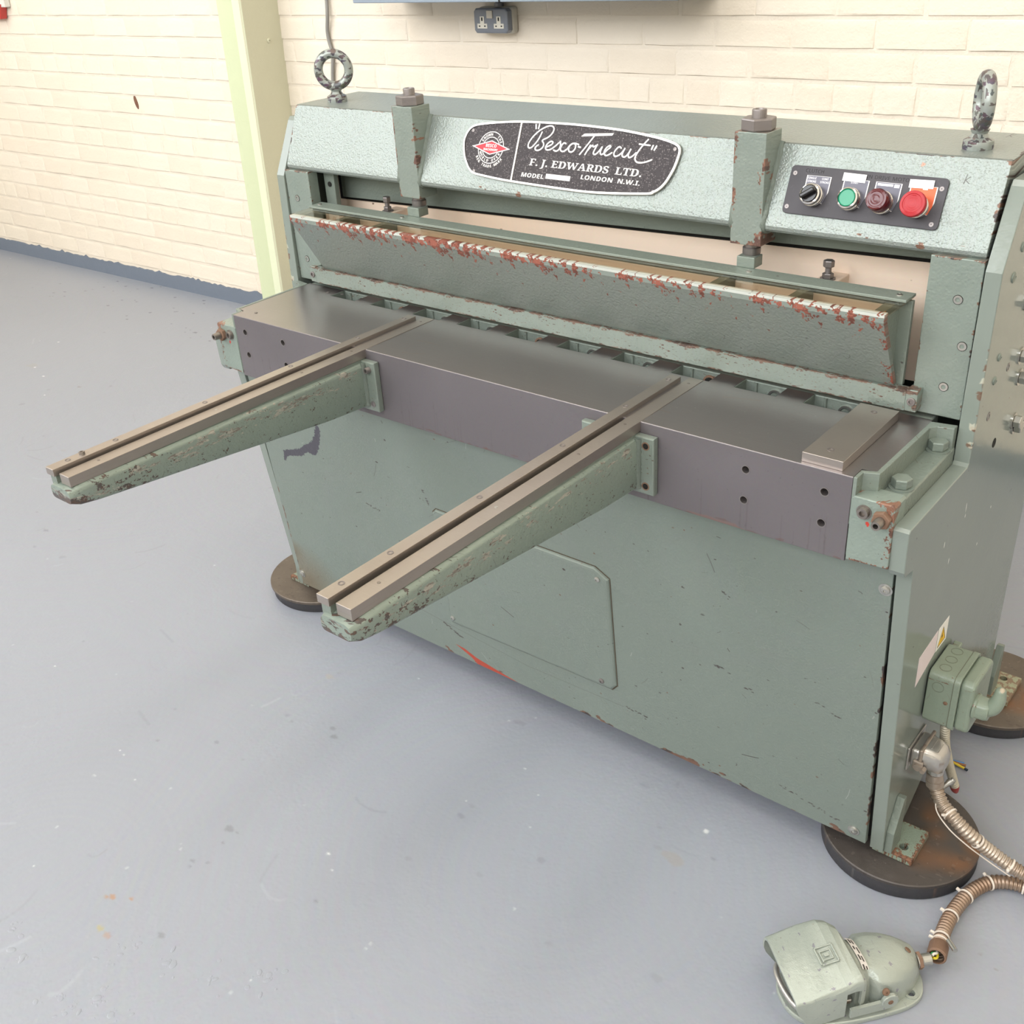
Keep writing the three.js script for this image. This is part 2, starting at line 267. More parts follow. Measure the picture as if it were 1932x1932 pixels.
// back wall of painted bricks, turned a little from the machine
const wall = new THREE.Group(); wall.name = 'wall_back'; wall.position.set(0, 0, WALL_Z); wall.rotation.y = WALL_TURN; scene.add(wall); struct(wall);
const putLocal = (name, geo, mat, parent) => { const m = new THREE.Mesh(Array.isArray(geo) ? join(geo) : geo, mat); m.name = numbered(name, parent); m.castShadow = m.receiveShadow = true; parent.add(m); return m; };
const wallMats = [0xe4d9c8, 0xe3d8c6, 0xe5dac9, 0xe2d6c4].map((c) => wallPaint(c, 1));
putLocal('mortar', boxUV(new THREE.BoxGeometry(9.4, 5.7, 0.12).translate(0.3, 2.8, -0.0606)), wallPaint(0xe4d9c8, 1.2), wall);
{
  const R = rng(404), PITCH = 0.0727, Y0 = 0.8700 - 11 * PITCH;
  const brickGeo = (w, h, s) => {                 // thickly painted brick: its lower edge overhangs a little, the rest runs softly into the joints
    const q = rng(s), j = (k) => (q() - 0.5) * k, rings = [];
    // [side inset, bottom inset, top inset, z at the sides, z at the bottom, z at the top]
    for (const [ix, ib, it, zs, zb, zt] of [[0, 0, 0, -0.004, -0.004, -0.004], [0.0004, 0.0002, 0.0004, -0.0009, 0.0010, -0.0012], [0.0045, 0.0014, 0.0060, 0.0008, 0.0030, 0.0006], [0.0130, 0.0070, 0.0150, 0.0014, 0.0028, 0.0013]]) {
      const x0 = ix - w / 2, x1 = w / 2 - ix, y0 = ib - h / 2, y1 = h / 2 - it, zc = (zs + zb) / 2;
      rings.push([[x0 + j(0.003), y0 + j(0.0022), zc], [-w * 0.2, y0 + j(0.0022), zb + j(0.0006)], [w * 0.17, y0 + j(0.0022), zb + j(0.0006)], [x1 + j(0.003), y0 + j(0.0022), zc], [x1 + j(0.003), 0, zs], [x1 + j(0.003), y1 + j(0.002), (zs + zt) / 2], [0, y1 + j(0.002), zt], [x0 + j(0.003), y1 + j(0.002), (zs + zt) / 2], [x0 + j(0.003), 0, zs]]);
    }
    return loft(rings);
  };
  const kinds = { s: [1, 2, 3, 4, 5, 6, 7, 8, 9, 10].map((i) => brickGeo(0.2080, PITCH - 0.0072, i)), h: [11, 12, 13, 14, 15].map((i) => brickGeo(0.0998, PITCH - 0.0072, i)) };
  const rest = [];
  for (let row = -0; row < 22; row++) {
    const head = ((row - 11) % 4 + 4) % 4 === 0, len = head ? 0.1035 : 0.2118, y = Y0 + (row + 0.5) * PITCH;
    if (y < 0.02) continue;
    const shift = head ? 0.022 : (row % 2 ? 0.046 : 0.152) + (row % 3) * 0.004;
    for (let i = -44; i < 40; i++) {
      const x = shift + i * len + (R() - 0.5) * 0.006; if (x < -4.25 || x > 4.4) continue;
      const seen = (x < -1.52 && x > -3.78 + y * 0.42 && y < 1.2) || (x > -1.6 && x < 1.05 && y > 0.83 && y < 1.19);
      const g = kinds[head ? 'h' : 's'][(R() * (head ? 5 : 10)) | 0], mat = wallMats[(R() * 4) | 0], dz = (R() - 0.5) * 0.0012, rot = (R() - 0.5) * 0.009;
      if (seen) { const b = putLocal('brick', g, mat, wall); b.position.set(x, y, dz); b.rotation.z = rot; }
      else rest.push(g.clone().rotateZ(rot).translate(x, y, dz));
    }
  }
  for (let row = 22; row < 77; row++) for (let i = -20; i < 20; i++) rest.push(boxUV(new THREE.BoxGeometry(0.2055, PITCH - 0.0065, 0.006)).translate(i * 0.2118 + (row % 2) * 0.106, Y0 + (row + 0.5) * PITCH, -0.002));
  putLocal('brick_course', rest, wallMats[1], wall).userData.kind = 'stuff';
  // hole and nail marks
  putLocal('wall_hole', [new THREE.SphereGeometry(0.0165, 12, 8).scale(0.65, 1.6, 0.22).rotateZ(0.25).translate(-2.415, 0.772, 0.0015)], M({ color: 0x74503e, roughness: 0.9 }), wall);
}
{ // dark grey painted band along the foot of the wall with a ragged brushed edge
  const R = rng(8), pts = [[-4.2, 0], [4.45, 0]]; for (let x = 4.45; x > -4.2; x -= 0.018) pts.push([x, 0.061 + (R() - 0.5) * 0.006 + (R() < 0.08 ? 0.006 : 0)]); pts.push([-4.2, 0.06]);
  const b = putLocal('baseboard_back', prismZ(pts, -0.002, 0.0048, 0), M({ color: 0x6e7784, roughness: 0.5, ...bumpM(grainN, 0.001, 6) }), scene);
  b.position.set(0, 0, WALL_Z); b.rotation.y = WALL_TURN; struct(b);
}
{ // steel column against the wall: a wide flange face to the right, its edge, and the web set back on the left
  const c = thing('pillar', -1.56, 0, -1.30); c.rotation.y = WALL_TURN; struct(c);
  const lean = (g) => { const p = g.attributes.position; for (let i = 0; i < p.count; i++) p.setX(i, p.getX(i) - (0.6 - p.getY(i)) * 0.030); g.computeVertexNormals(); return boxUV(g); };
  const flangeTone = M({ color: 0xd0cdb2, roughness: 0.45, ...bumpM(grainN, 0.0008, 5) }), web = M({ color: 0xc9d0ac, roughness: 0.42, ...bumpM(grainN, 0.0008, 5) }), edgeLit = M({ color: 0xd9ddbe, roughness: 0.42, ...bumpM(grainN, 0.0008, 5) });  // one pale lime paint, its lit and shaded tones put into three colours
  const tall = (pts, b) => lean(prismY(pts, 0, 5.6, b).clone());
  putLocal('flange', tall([[0.058, 0.02], [0.0625, 0.014], [0.0625, -0.15], [0.05, -0.15], [0.05, 0.02]], 0), flangeTone, c);
  putLocal('flange_edge', tall([[0.014, 0.012], [0.02, 0.019], [0.055, 0.021], [0.0615, 0.0165], [0.0615, 0.0], [0.014, 0.0]], 0.0), edgeLit, c);
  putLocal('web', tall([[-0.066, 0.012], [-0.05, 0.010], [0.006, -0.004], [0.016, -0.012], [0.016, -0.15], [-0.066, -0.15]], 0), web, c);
  putLocal('bolt', [aim(domeScrew(0.008, 0.006), [0.0415, 1.02, -0.08], [1, 0, 0]).translate(0.034, 0, 0)], flangeTone, c);
}
// the rest of the room, behind and beside the camera
{
  const paint = wallPaint(0xe3dccd, 1);
  const w = (n, x0, x1, y0, y1, z0, z1, m = paint) => struct(put(n, boxUV(new THREE.BoxGeometry(x1 - x0, y1 - y0, z1 - z0).translate((x0 + x1) / 2, (y0 + y1) / 2, (z0 + z1) / 2)), m));
  w('wall_right', 4.5, 4.65, 0, 5.6, -1.75, 5.3);
  w('ceiling', -4.25, 4.65, 5.6, 5.72, -1.75, 5.3, wallPaint(0xdcd9d0, 1));
  const hole = (x0, x1, y0, y1) => { const p = new THREE.Path(); p.moveTo(x0, y0); p.lineTo(x0, y1); p.lineTo(x1, y1); p.lineTo(x1, y0); p.closePath(); return p; };
  struct(put('wall_front', prismZ([[-4.25, 0], [4.65, 0], [4.65, 5.6], [-4.25, 5.6]], 5.15, 5.3, 0, [hole(-3.8, -0.4, 2.65, 5.25), hole(0.2, 3.6, 2.65, 5.25)]), paint));
  struct(put('wall_left', prismX([[-1.6, 0], [5.2, 0], [5.2, 5.6], [-1.6, 5.6]], -4.25, -4.1, 0, [hole(-4.2, -1.0, 2.35, 4.75)]), paint));
}
let nWin = 0, nLamp = 0;
for (const [x, y, z, w, h, kind, power, col] of LIGHTS) {
  const L = new THREE.RectAreaLight(col, power, w, h); L.castShadow = true; L.position.set(x, y, z);
  if (kind === 'window') {
    const side = x < -4, g = new THREE.Group(); g.name = 'window_' + ++nWin; g.position.set(side ? -4.16 : x, y, side ? z : 5.21); if (side) g.rotation.y = Math.PI / 2; scene.add(g); struct(g);
    putLocal('window_pane', boxUV(new THREE.BoxGeometry(w, h, 0.006)), new THREE.MeshStandardMaterial({ color: 0xdfe6ea, roughness: 0.6, emissive: col, emissiveIntensity: 0.8 }), g);
    const bars = []; for (let i = 0; i <= 4; i++) bars.push(new THREE.BoxGeometry(0.04, h, 0.05).translate(-w / 2 + i * w / 4, 0, 0)); for (let i = 0; i <= 2; i++) bars.push(new THREE.BoxGeometry(w, 0.04, 0.05).translate(0, -h / 2 + i * h / 2, 0));
    putLocal('window_frame', bars, M({ color: 0xd8d8d2, roughness: 0.5 }), g);
    if (side) L.rotation.y = -Math.PI / 2;
  } else {
    nLamp++;
    const g = thing('added_ceiling_light', x, 5.59, z, ['added white diffuser panel under the ceiling, out of view, nearest the wall with the red sign', 'added white diffuser panel under the ceiling, out of view, middle one of three', 'added white diffuser panel under the ceiling, out of view, farthest from the red sign'][nLamp - 1], 'added ceiling light', 'added diffuser panels under the ceiling');  // panels added above the view to brighten the floor and beam top
    put('housing', rb(x - w / 2 - 0.03, x + w / 2 + 0.03, 5.59, 5.6, z - h / 2 - 0.03, z + h / 2 + 0.03, 0.01), M({ color: 0xd8d8d4, roughness: 0.5 }), g);
    put('diffuser', rb(x - w / 2, x + w / 2, 5.584, 5.592, z - h / 2, z + h / 2, 0.003), M({ color: 0xffffff, roughness: 0.6, emissive: col, emissiveIntensity: 0.8 }), g);
    L.rotation.x = -Math.PI / 2;
  }
  scene.add(L);
}
// pen strokes of the script lettering, in millimetres on the plate (x from its middle, y down the slope)
const SCRIPT = [
  [-49.2,14.8,-52.1,24.2,-58.7,33.9,-65.2,40.8,-71.3,40.7,-72.8,35,-67.2,24.1,-55.1,12.3,-41.9,5.4,-32.1,3.4,-26.3,7.6,-27.8,14.6,-34.7,22.1,-47.5,27.4,-42.3,30.5,-40.6,35.5,-45.4,41.7,-53.1,44,-57.4,41.7,-56.6,37.9,-51.7,34.8],
  [-36.8,37.6,-27.3,34,-22.7,29.1,-27.6,26.9,-34,31,-37.5,37.6,-34.3,41.6,-27,40.9,-18.9,35.1,-14.5,31,-9.6,26.4],
  [-9.6,26.4,-8.6,30,-8.0,34.5,-10,39.8,-14.9,42.3,-19.8,40.6],
  [1.4,29.1,-2,27.1,-6.4,32.5,-7.6,39.4,-1.8,42.2,5.8,37.9,9.2,31.4,14.6,27.4,20.6,28.3,21.6,35,16.7,41.2,10.2,40.9,8.2,36,10.3,30.2,17.4,26.8,26.1,28.8],
  [53.2,12.6,42,29,31.5,43.3],
  [48.2,28.3,45.1,35.5,41.6,42.7],
  [45.2,36.1,49.3,30.2,52.5,27.4,54,30.9,58.6,28],
  [61,26.5,57,35.7,56.1,40.3,60.7,41.9,67.3,35,71.5,27.1,68.4,36.5,70.9,41.1,75.8,38.8,80.5,32.9,86.8,28.2,84.8,25.7,79.4,28.5,75.4,35.5,77.7,40.8,82.7,41.5,90.3,36.3],
  [105.4,28.3,102.4,25.5,96.8,30,93.5,37.4,96.7,41.8,103.3,39.7,109.3,34,113,26.4,109.3,35.1,109.6,40.3,115.2,41.4,120.3,35.4,123.6,26.4,119.6,37.6,122.6,41.7,128,39.1,133.1,33.3],
  [149.8,12.6,142,21.8,134.6,34.3,132.6,41.8,137.2,46.9,145.8,47.1,155.6,44.5,162.6,41.3],
  [136.1,20.3,154.7,20.9],
];
const HEAVY = [
  [26.5,32,30.2,32.6],
  [-63.9,4.2,-62.5,9.9],
  [-57.1,3.2,-57.7,9.6],
  [160.2,21,158.9,25.9],
  [166.2,21.3,163.7,26.7],
];
// ---------- the guillotine shear ----------
const mc = thing('guillotine_shear', 0.6065, 0, -0.3, 'long sage green sheet-metal guillotine shear with a steel bed and two forward support arms', 'machine');
const MX = 1.213, T = 0.7217, B = 0.6007;                 // the bed runs x 0 .. MX, its top at T
const mir = (g) => { const c = flat(g).clone(); c.scale(-1, 1, 1).translate(MX, 0, 0); const p = c.attributes.position, n = c.attributes.normal, u = c.attributes.uv;   // mirror image, faces turned back outwards
  for (let i = 0; i < p.count; i += 3) for (const [a, k] of [[p, 3], [n, 3], [u, 2]]) for (let j = 0; j < k; j++) { const t = a.array[(i + 1) * k + j]; a.array[(i + 1) * k + j] = a.array[(i + 2) * k + j]; a.array[(i + 2) * k + j] = t; }
  return c; };
const both = (name, geo, mat, parent = mc) => { const list = [geo].flat(); const a = put(name, list.length > 1 ? join(list) : list[0], mat, parent); const b = put(name, mir(list.length > 1 ? join(list) : list[0]), mat, parent); return [b, a]; };   // [left, right]

// --- materials of its larger faces
const steelTop = M({ map: canvasTex(2048, 512, (x, w, h) => {
  const R = rng(31), b = [160, 154, 154]; x.fillStyle = rgba(b, 1); x.fillRect(0, 0, w, h); mottle(x, w, h, R, b, 90, 0.05);
  for (let i = 0; i < 700; i++) { x.strokeStyle = rgba(R() < 0.5 ? [190, 184, 180] : [140, 134, 132], 0.14); x.lineWidth = 0.7; const px = R() * w, py = R() * h, l = 20 + R() * 160; x.beginPath(); x.moveTo(px, py); x.lineTo(px + l, py + (R() - 0.5) * 14); x.stroke(); }
  for (let i = 0; i < 26; i++) { x.strokeStyle = rgba([178, 140, 112], 0.14); x.lineWidth = 2 + R() * 5; const px = R() * w, py = R() * h; x.beginPath(); x.moveTo(px, py); x.quadraticCurveTo(px + 30, py - 20 * R(), px + 40 + R() * 60, py - 30 + R() * 40); x.stroke(); }
  for (let i = 0; i < 70; i++) { x.fillStyle = rgba([215, 210, 205], 0.8); blob(x, R() * w, R() * h, 1.2, 1.2, R, 6); }
}), roughness: 0.3, metalness: 0.9, ...bumpM(grainN, 0.00015, 6, 1.5) });
const steelFront = M({ map: canvasTex(2048, 256, (x, w, h) => {
  const R = rng(32), b = [116, 111, 114]; x.fillStyle = rgba(b, 1); x.fillRect(0, 0, w, h); mottle(x, w, h, R, b, 70, 0.035);
  for (let i = 0; i < 60; i++) { x.fillStyle = rgba([98, 92, 92], 0.16 + R() * 0.18); const px = R() * w, l = 20 + R() * 120; x.fillRect(px, h - l, 1 + R() * 2.5, l); blob(x, px, h - l * R(), 3, 8, R); }
  for (let i = 0; i < 40; i++) { x.fillStyle = rgba([112, 88, 80], 0.4); blob(x, R() * w, h - R() * R() * 14, 6 + R() * 16, 2 + R() * 5, R); }
  for (let i = 0; i < 120; i++) { x.fillStyle = rgba([84, 78, 78], 0.6); blob(x, R() * w, R() * h, 1.4, 1.4, R, 6); }
  x.fillStyle = rgba([134, 108, 100], 0.65); blob(x, w * 0.84, h, 90, 14, R, 15); x.fillStyle = rgba([206, 200, 196], 0.5); x.fillRect(0, 0, w, 1.5);
}), roughness: 0.55, metalness: 0.55, ...bumpM(grainN, 0.0002, 6, 1) });
const steel = M({ map: rep(canvasTex(512, 512, (x, w, h) => { const R = rng(33), b = [170, 161, 154]; x.fillStyle = rgba(b, 1); x.fillRect(0, 0, w, h); mottle(x, w, h, R, b, 50, 0.05); for (let i = 0; i < 300; i++) { x.fillStyle = rgba(R() < 0.5 ? [192, 184, 176] : [138, 130, 124], 0.16); x.fillRect(R() * w, R() * h, 1 + R() * 50, 1); } }), 3), roughness: 0.34, metalness: 0.85, ...bumpM(grainN, 0.0002, 4) });

// --- bed: a deep steel slab; ten pockets open at the back edge, corners cut back at the ends, tapped holes in the front
const bedShape = [[0.0, -0.026], [MX, -0.026], [1.2335, -0.0285], [1.2335, -0.2105]];
for (let i = 9; i >= 0; i--) { const x = 0.0786 + i * 0.1094; bedShape.push([x + 0.068, -0.2105], [x + 0.068, -0.1735], [x, -0.1735], [x, -0.2105]); }
bedShape.push([-0.0205, -0.2105], [-0.0205, -0.0285]);
const bedHoles = [[0.0278, 0.692], [0.027, 0.647], [0.136, 0.692], [0.1355, 0.648], [1.0685, 0.692], [1.068, 0.6465], [1.1785, 0.691], [1.178, 0.646]];
const bedTop = planarUV(ext(shapeOf(bedShape.map(([x, z]) => [x, -z])), T - B - 0.0008, 0, 1).rotateX(-Math.PI / 2).translate(0, B + 0.0004, 0), (x, y, z) => [(x + 0.03) / 1.27, -z / 0.3]);
const bed = put('bed', [bedTop, planarUV(prismZ([[0, T - 0.012], [MX, T - 0.012], [MX, T], [0, T]], -0.0262, 0, 0.0006), (x, y, z) => [(x + 0.03) / 1.27, -z / 0.3])], steelTop, mc);
put('front_face', planarUV(prismZ([[0, B], [MX, B], [MX, T - 0.0008], [0, T - 0.0008]], -0.026, 0.0003, 0.0006, bedHoles.map(([x, y]) => circleHole(x, y, 0.0052))), (x, y, z) => [x / MX, (y - B) / (T - B)]), steelFront, bed);
for (const [x, y] of bedHoles) put('bolt_hole', [ring(0.0052, 0.0064, 0.0006, 18).rotateX(Math.PI / 2).translate(x, y, 0.0001), lathe([[0.0052, 0], [0.005, -0.022], [0, -0.024]], 16).rotateX(Math.PI / 2).translate(x, y, 0)], blackMetal, bed);
for (const [x, z] of [[0.03, -0.03], [0.06, -0.185], [0.095, -0.19]]) put('dowel', cyl(0.003, 0.003, 0.0005, 12).translate(x, T, z), blackMetal, bed);
// blade holder seen down in the pockets: green casting with upright ribs and round bosses
{
  const g = [rb(-0.02, 1.232, 0.60, 0.7204, -0.238, -0.2110, 0.002)];
  for (let i = 0; i < 10; i++) { const x = 0.0786 + i * 0.1094; g.push(boxUV(sweep(curve([[x + 0.018, 0.62, -0.2105], [x + 0.018, 0.67, -0.2105], [x + 0.018, 0.7190, -0.2105]]), 14, 8, (u, s) => 0.0030 + 0.0005 * Math.sin(s * 800))), rb(x + 0.0001, x + 0.0014, 0.61, 0.7208, -0.2112, -0.1738, 0.0004)); }
  const c = put('blade_holder', g, greenChip, mc);
  for (let i = 0; i < 10; i++) { const x = 0.0786 + i * 0.1094 + 0.05; put('clamp_washer', ring(0.0085, 0.0115, 0.003, 20).rotateX(Math.PI / 2).translate(x, 0.7030, -0.2112), i % 3 === 1 ? rusty : zinc, c); put('clamp_bolt', cyl(0.0072, 0.0072, 0.006, 16).rotateX(Math.PI / 2).translate(x, 0.7030, -0.2112), i % 3 === 1 ? darkGap : greenChip, c); }
}
// steel stop block along the right end of the bed
{
  const s = put('squaring_block', rb(1.1414, 1.1961, T - 0.0001, T + 0.0132, -0.1862, -0.0066, 0.0007), steel, mc);
  for (const z of [-0.03, -0.165]) put('block_screw', ring(0.0028, 0.0046, 0.0006, 16).translate(1.169, T + 0.0131, z), blackMetal, s);
}

// --- side plates
const plateProfile = (out) => [[-0.095, 0.043], [-0.038, 0.578], [-0.036, 0.594], [-0.008, 0.598], [-0.0035, 0.606], [-0.0012, 0.664], [-0.006, 0.6675], [-0.2035, 0.6675], [-0.2075, 0.672], [-0.214, 0.9290], [-0.262, 1.0235], [-0.268, 1.0300], [-0.548, 1.0300], [-0.5770, 0.985], [-0.5785, 0.043], [-0.522, 0.043], [-0.498, 0.088], [-0.255, 0.088], [-0.178, 0.043]];
const sideTex = paintTex(1024, 1536, 41, { base: [126, 135, 127], specks: 46, scratch: 16, px: 0.9, extra: (x, w, h, R) => {
  for (const [z, y, l] of [[0.2307, 0.593, 11], [0.233, 0.58, 5], [0.3645, 0.5324, 5], [0.1557, 0.571, 8], [0.1882, 0.529, 9], [0.3227, 0.4887, 5]]) { x.fillStyle = 'rgba(226,226,214,0.9)'; blob(x, z / 0.6 * w, (1 - y / 1.05) * h, 2.4, l, R, 8); }
  for (let i = 0; i < 40; i++) { x.fillStyle = rgba(R() < 0.6 ? BROWN : [186, 184, 166], 0.8); blob(x, 0.349 * w + (R() - 0.5) * 8, (0.06 + R() * 0.28) * h, 1.5 + R() * 4, 3 + R() * 9, R); }
} });
const sideMat = M({ map: sideTex, roughness: 0.13, ...bumpM(grainN, 0.0002, 2, 3) });
const sideG = planarUV(prismX(plateProfile(), 1.2685, 1.2895, 0.0012), (x, y, z) => [-z / 0.6 + (1.2895 - x) * 0.9, y / 1.05]);
const [plateL, plateR] = both('side_plate', sideG, sideMat);
for (const [y, z, r] of [[0.7723, -0.26, 0.006], [0.804, -0.264, 0.0055], [0.911, -0.265, 0.0075], [0.945, -0.285, 0.007]]) put('plug_screw', aim(domeScrew(r, 0.003), [1.2893, y, z], [1, 0, 0]), green, plateR);
for (const [y, z] of [[0.7707, -0.371], [0.7338, -0.3855], [0.855, -0.35], [0.66, -0.40], [0.648, -0.41]]) put('side_bolt', [aim(hexHead(0.0095, 0.010), [1.2915, y, z], [1, 0, 0]), aim(ring(0.004, 0.0125, 0.0022), [1.2893, y, z], [1, 0, 0])], zinc, plateR);
for (const [y, z] of [[0.6585, -0.316], [0.985, -0.32]]) put('bolt_hole', aim(ring(0.0, 0.007, 0.0008), [1.2893, y, z], [1, 0, 0]), darkGap, plateR);
for (const [y, z] of [[0.772, -0.318], [0.72, -0.262]]) put('countersunk_screw', aim(ring(0.0035, 0.0062, 0.0008), [1.2893, y, z], [1, 0, 0]), blackMetal, plateR);
// white paper notices stuck to the right plate
{
  const pts = (a) => a.map(([z, y]) => [z, y]);
  put('paper_notice', prismX(pts([[-0.1242, 0.3486], [-0.1235, 0.4005], [-0.1955, 0.4065], [-0.1955, 0.3665]]), 1.2893, 1.2899, 0), M({ map: paintTex(256, 256, 51, { base: [216, 203, 203], specks: 30, scratch: 30, speck: [190, 160, 160] }), roughness: 0.7 }), plateR, 'faded pale pink paper notice');
  const wl = put('warning_label', planarUV(prismX([[-0.199, 0.3645], [-0.199, 0.4065], [-0.2405, 0.4065], [-0.2405, 0.3645]], 1.2893, 1.2899, 0), (x, y, z) => [(-z - 0.199) / 0.0415, (y - 0.3645) / 0.042]), M({ map: canvasTex(256, 256, (x) => { x.fillStyle = '#e9e6df'; x.fillRect(0, 0, 256, 256); x.fillStyle = '#e8b921'; x.strokeStyle = '#2a2823'; x.lineWidth = 9; x.lineJoin = 'round'; x.beginPath(); x.moveTo(128, 50); x.lineTo(226, 226); x.lineTo(30, 226); x.closePath(); x.fill(); x.stroke(); x.fillStyle = '#2a2823'; x.beginPath(); x.moveTo(140, 96); x.lineTo(104, 160); x.lineTo(128, 160); x.lineTo(112, 208); x.lineTo(154, 144); x.lineTo(130, 144); x.lineTo(150, 98); x.fill(); }), roughness: 0.6 }), plateR, 'white label with a yellow warning triangle');
}
// --- front panel: leans back towards the floor
const pY0 = 0.055, pY1 = 0.66, pz = (y) => -0.0865 + (y - 0.06) * 0.0825;
const onPanel = (x, y, w = 0) => [x, y + w * -0.08, pz(y) + 0.002 + w];
const panelTex = paintTex(2048, 1024, 61, { base: [124, 134, 126], specks: 240, scratch: 60, px: 1.45, grime: [[0.02, 0.97, 0.09, [120, 96, 72], 0.55], [0.0, 0.85, 0.03, [110, 92, 70], 0.5]],
  wear: [[(u, v) => near(v, 0.022) * 0.42 * (u > 0.55 ? 1 : 0.45) + near(1 - u, 0.003) * 0.25 + near(u, 0.003) * 0.25, BROWN, DARK, 0.4, 0.5]], extra: (x, w, h, R) => {
    const P = (mx, my) => [(mx + 0.052) / 1.317 * w, (1 - (my - pY0) / (pY1 - pY0)) * h];
    const flake = []; x.fillStyle = rgba([78, 76, 84], 1);               // long torn flake in the paint under the left arm
    x.beginPath(); for (const [mx, my] of [[0.0, 0.394], [0.006, 0.415], [0.03, 0.424], [0.055, 0.431], [0.08, 0.447], [0.105, 0.462], [0.121, 0.482], [0.132, 0.506], [0.138, 0.499], [0.131, 0.476], [0.122, 0.456], [0.112, 0.440], [0.103, 0.434], [0.085, 0.437], [0.06, 0.42], [0.035, 0.414], [0.014, 0.408]]) { const p = P(mx, my); x.lineTo(p[0] + (R() - 0.5) * 5, p[1] + (R() - 0.5) * 5); flake.push(p); } x.closePath(); x.fill(); for (let i = 0; i < flake.length * 12; i++) { const k = (i / 12) | 0, a = flake[k], b = flake[(k + 1) % flake.length], t = (i % 12) / 12; blob(x, a[0] + (b[0] - a[0]) * t + (R() - 0.5) * 4, a[1] + (b[1] - a[1]) * t + (R() - 0.5) * 4, 2 + R() * 3.5, 2 + R() * 4, R, 7); }
    x.fillStyle = rgba([176, 70, 52], 0.95);           // red mark at the bottom edge
    x.beginPath(); for (const [mx, my] of [[0.415, 0.083], [0.44, 0.081], [0.47, 0.07], [0.55, 0.058], [0.58, 0.054], [0.47, 0.054], [0.455, 0.066], [0.43, 0.077]]) x.lineTo(...P(mx, my)); x.closePath(); x.fill();
    const scuff = (x0, y0, x1, y1, n, s) => { for (let i = 0; i < n; i++) { const t = R(); const p = P(x0 + (x1 - x0) * t, y0 + (y1 - y0) * t + (R() - 0.5) * 0.004); x.fillStyle = rgba(DARK, 0.6 + R() * 0.3); blob(x, p[0], p[1], s * (0.5 + R()), s * 0.5, R); } };
    scuff(1.12, 0.099, 1.22, 0.079, 26, 4); scuff(1.0, 0.30, 1.03, 0.296, 9, 5); scuff(1.055, 0.279, 1.075, 0.274, 4, 5); scuff(1.01, 0.452, 1.03, 0.445, 6, 4); scuff(0.945, 0.43, 0.95, 0.437, 3, 4); scuff(0.39, 0.13, 0.44, 0.108, 26, 5); scuff(0.23, 0.36, 0.27, 0.352, 16, 4); scuff(0.40, 0.44, 0.41, 0.41, 9, 4); scuff(0.82, 0.12, 0.87, 0.118, 16, 4); scuff(1.17, 0.305, 1.22, 0.29, 8, 4);
    x.strokeStyle = rgba(DARK, 0.5); x.lineWidth = 1.2; x.beginPath(); x.moveTo(...P(0.33, 0.137)); x.lineTo(...P(0.6, 0.112)); x.lineTo(...P(0.82, 0.118)); x.stroke();
  } });
const panelMat = facePaint(panelTex, 1.317, 0.605, { roughness: 0.42, bumpScale: 0.00026 });
const panelG = planarUV(prismX([[pz(pY0) - 0.008, pY0], [pz(pY0) + 0.002, pY0], [pz(pY1) + 0.002, pY1], [pz(pY1) - 0.008, pY1]], -0.052, 1.2645, 0.001), (x, y, z) => [(x + 0.052) / 1.317, (y - pY0) / (pY1 - pY0)]);
const panel = put('front_panel', panelG, panelMat, mc);
const pn = V3(0, -0.0825, 1).normalize();
for (const [x, y, rusted] of [[1.256, 0.548, 0], [1.2445, 0.073, 0], [-0.044, 0.085, 0]]) put('panel_screw', [aim(ring(0.004, 0.0095, 0.0012), onPanel(x, y, -0.0002), [0, pn.y, pn.z]), aim(domeScrew(0.0068, 0.0042), onPanel(x, y, 0.0006), [0, pn.y, pn.z])], zinc, panel);
put('inner_frame', [prismX([[pz(0.06) - 0.06, 0.06], [pz(0.06) - 0.012, 0.06], [pz(0.65) - 0.012, 0.65], [-0.10, 0.65]], -0.05, 1.266, 0)], darkGap, mc);
put('back_cover', [rb(-0.05, 1.266, 0.06, 1.028, -0.56, -0.54, 0.002), rb(-0.05, 1.266, 0.98, 1.028, -0.545, -0.430, 0.002)], green, mc);
{ // access cover with a folded edge
  const out = [[0.4185, 0.142], [0.4185, 0.40], [0.4275, 0.4085], [0.781, 0.4095], [0.8085, 0.394], [0.8085, 0.163], [0.797, 0.149]];
  const cover = new THREE.ExtrudeGeometry(shapeOf(out), { depth: 0.0008, bevelEnabled: true, bevelThickness: 0.0042, bevelSize: 0.0075, bevelOffset: -0.0075, bevelSegments: 3 });
  const tilt = (g) => { const p = g.attributes.position; for (let i = 0; i < p.count; i++) { const y = p.getY(i), w = p.getZ(i); p.setXYZ(i, p.getX(i), y, pz(y) + 0.0018 + w); } g.computeVertexNormals(); return g; };
  const c = put('access_cover', planarUV(tilt(cover), (x, y) => [(x + 0.052) / 1.317, (y - pY0) / (pY1 - pY0)]), panelMat, mc);
  const seam = shapeOf(out.map(([x, y]) => [x + (x - 0.61) * 0.007, y + (y - 0.28) * 0.011]), []);
  put('seam', boxUV(tilt(ext(seam, 0.0008, 0))), M({ color: 0x4f4436, roughness: 0.8 }), c);
  for (const [x, y, m] of [[0.787, 0.3885, zinc], [0.7785, 0.1625, blackMetal], [0.4262, 0.157, zinc]]) put('cover_screw', aim(domeScrew(0.0055, 0.004), [x, y, pz(y) + 0.0062], [0, pn.y, pn.z]), m, c);
}
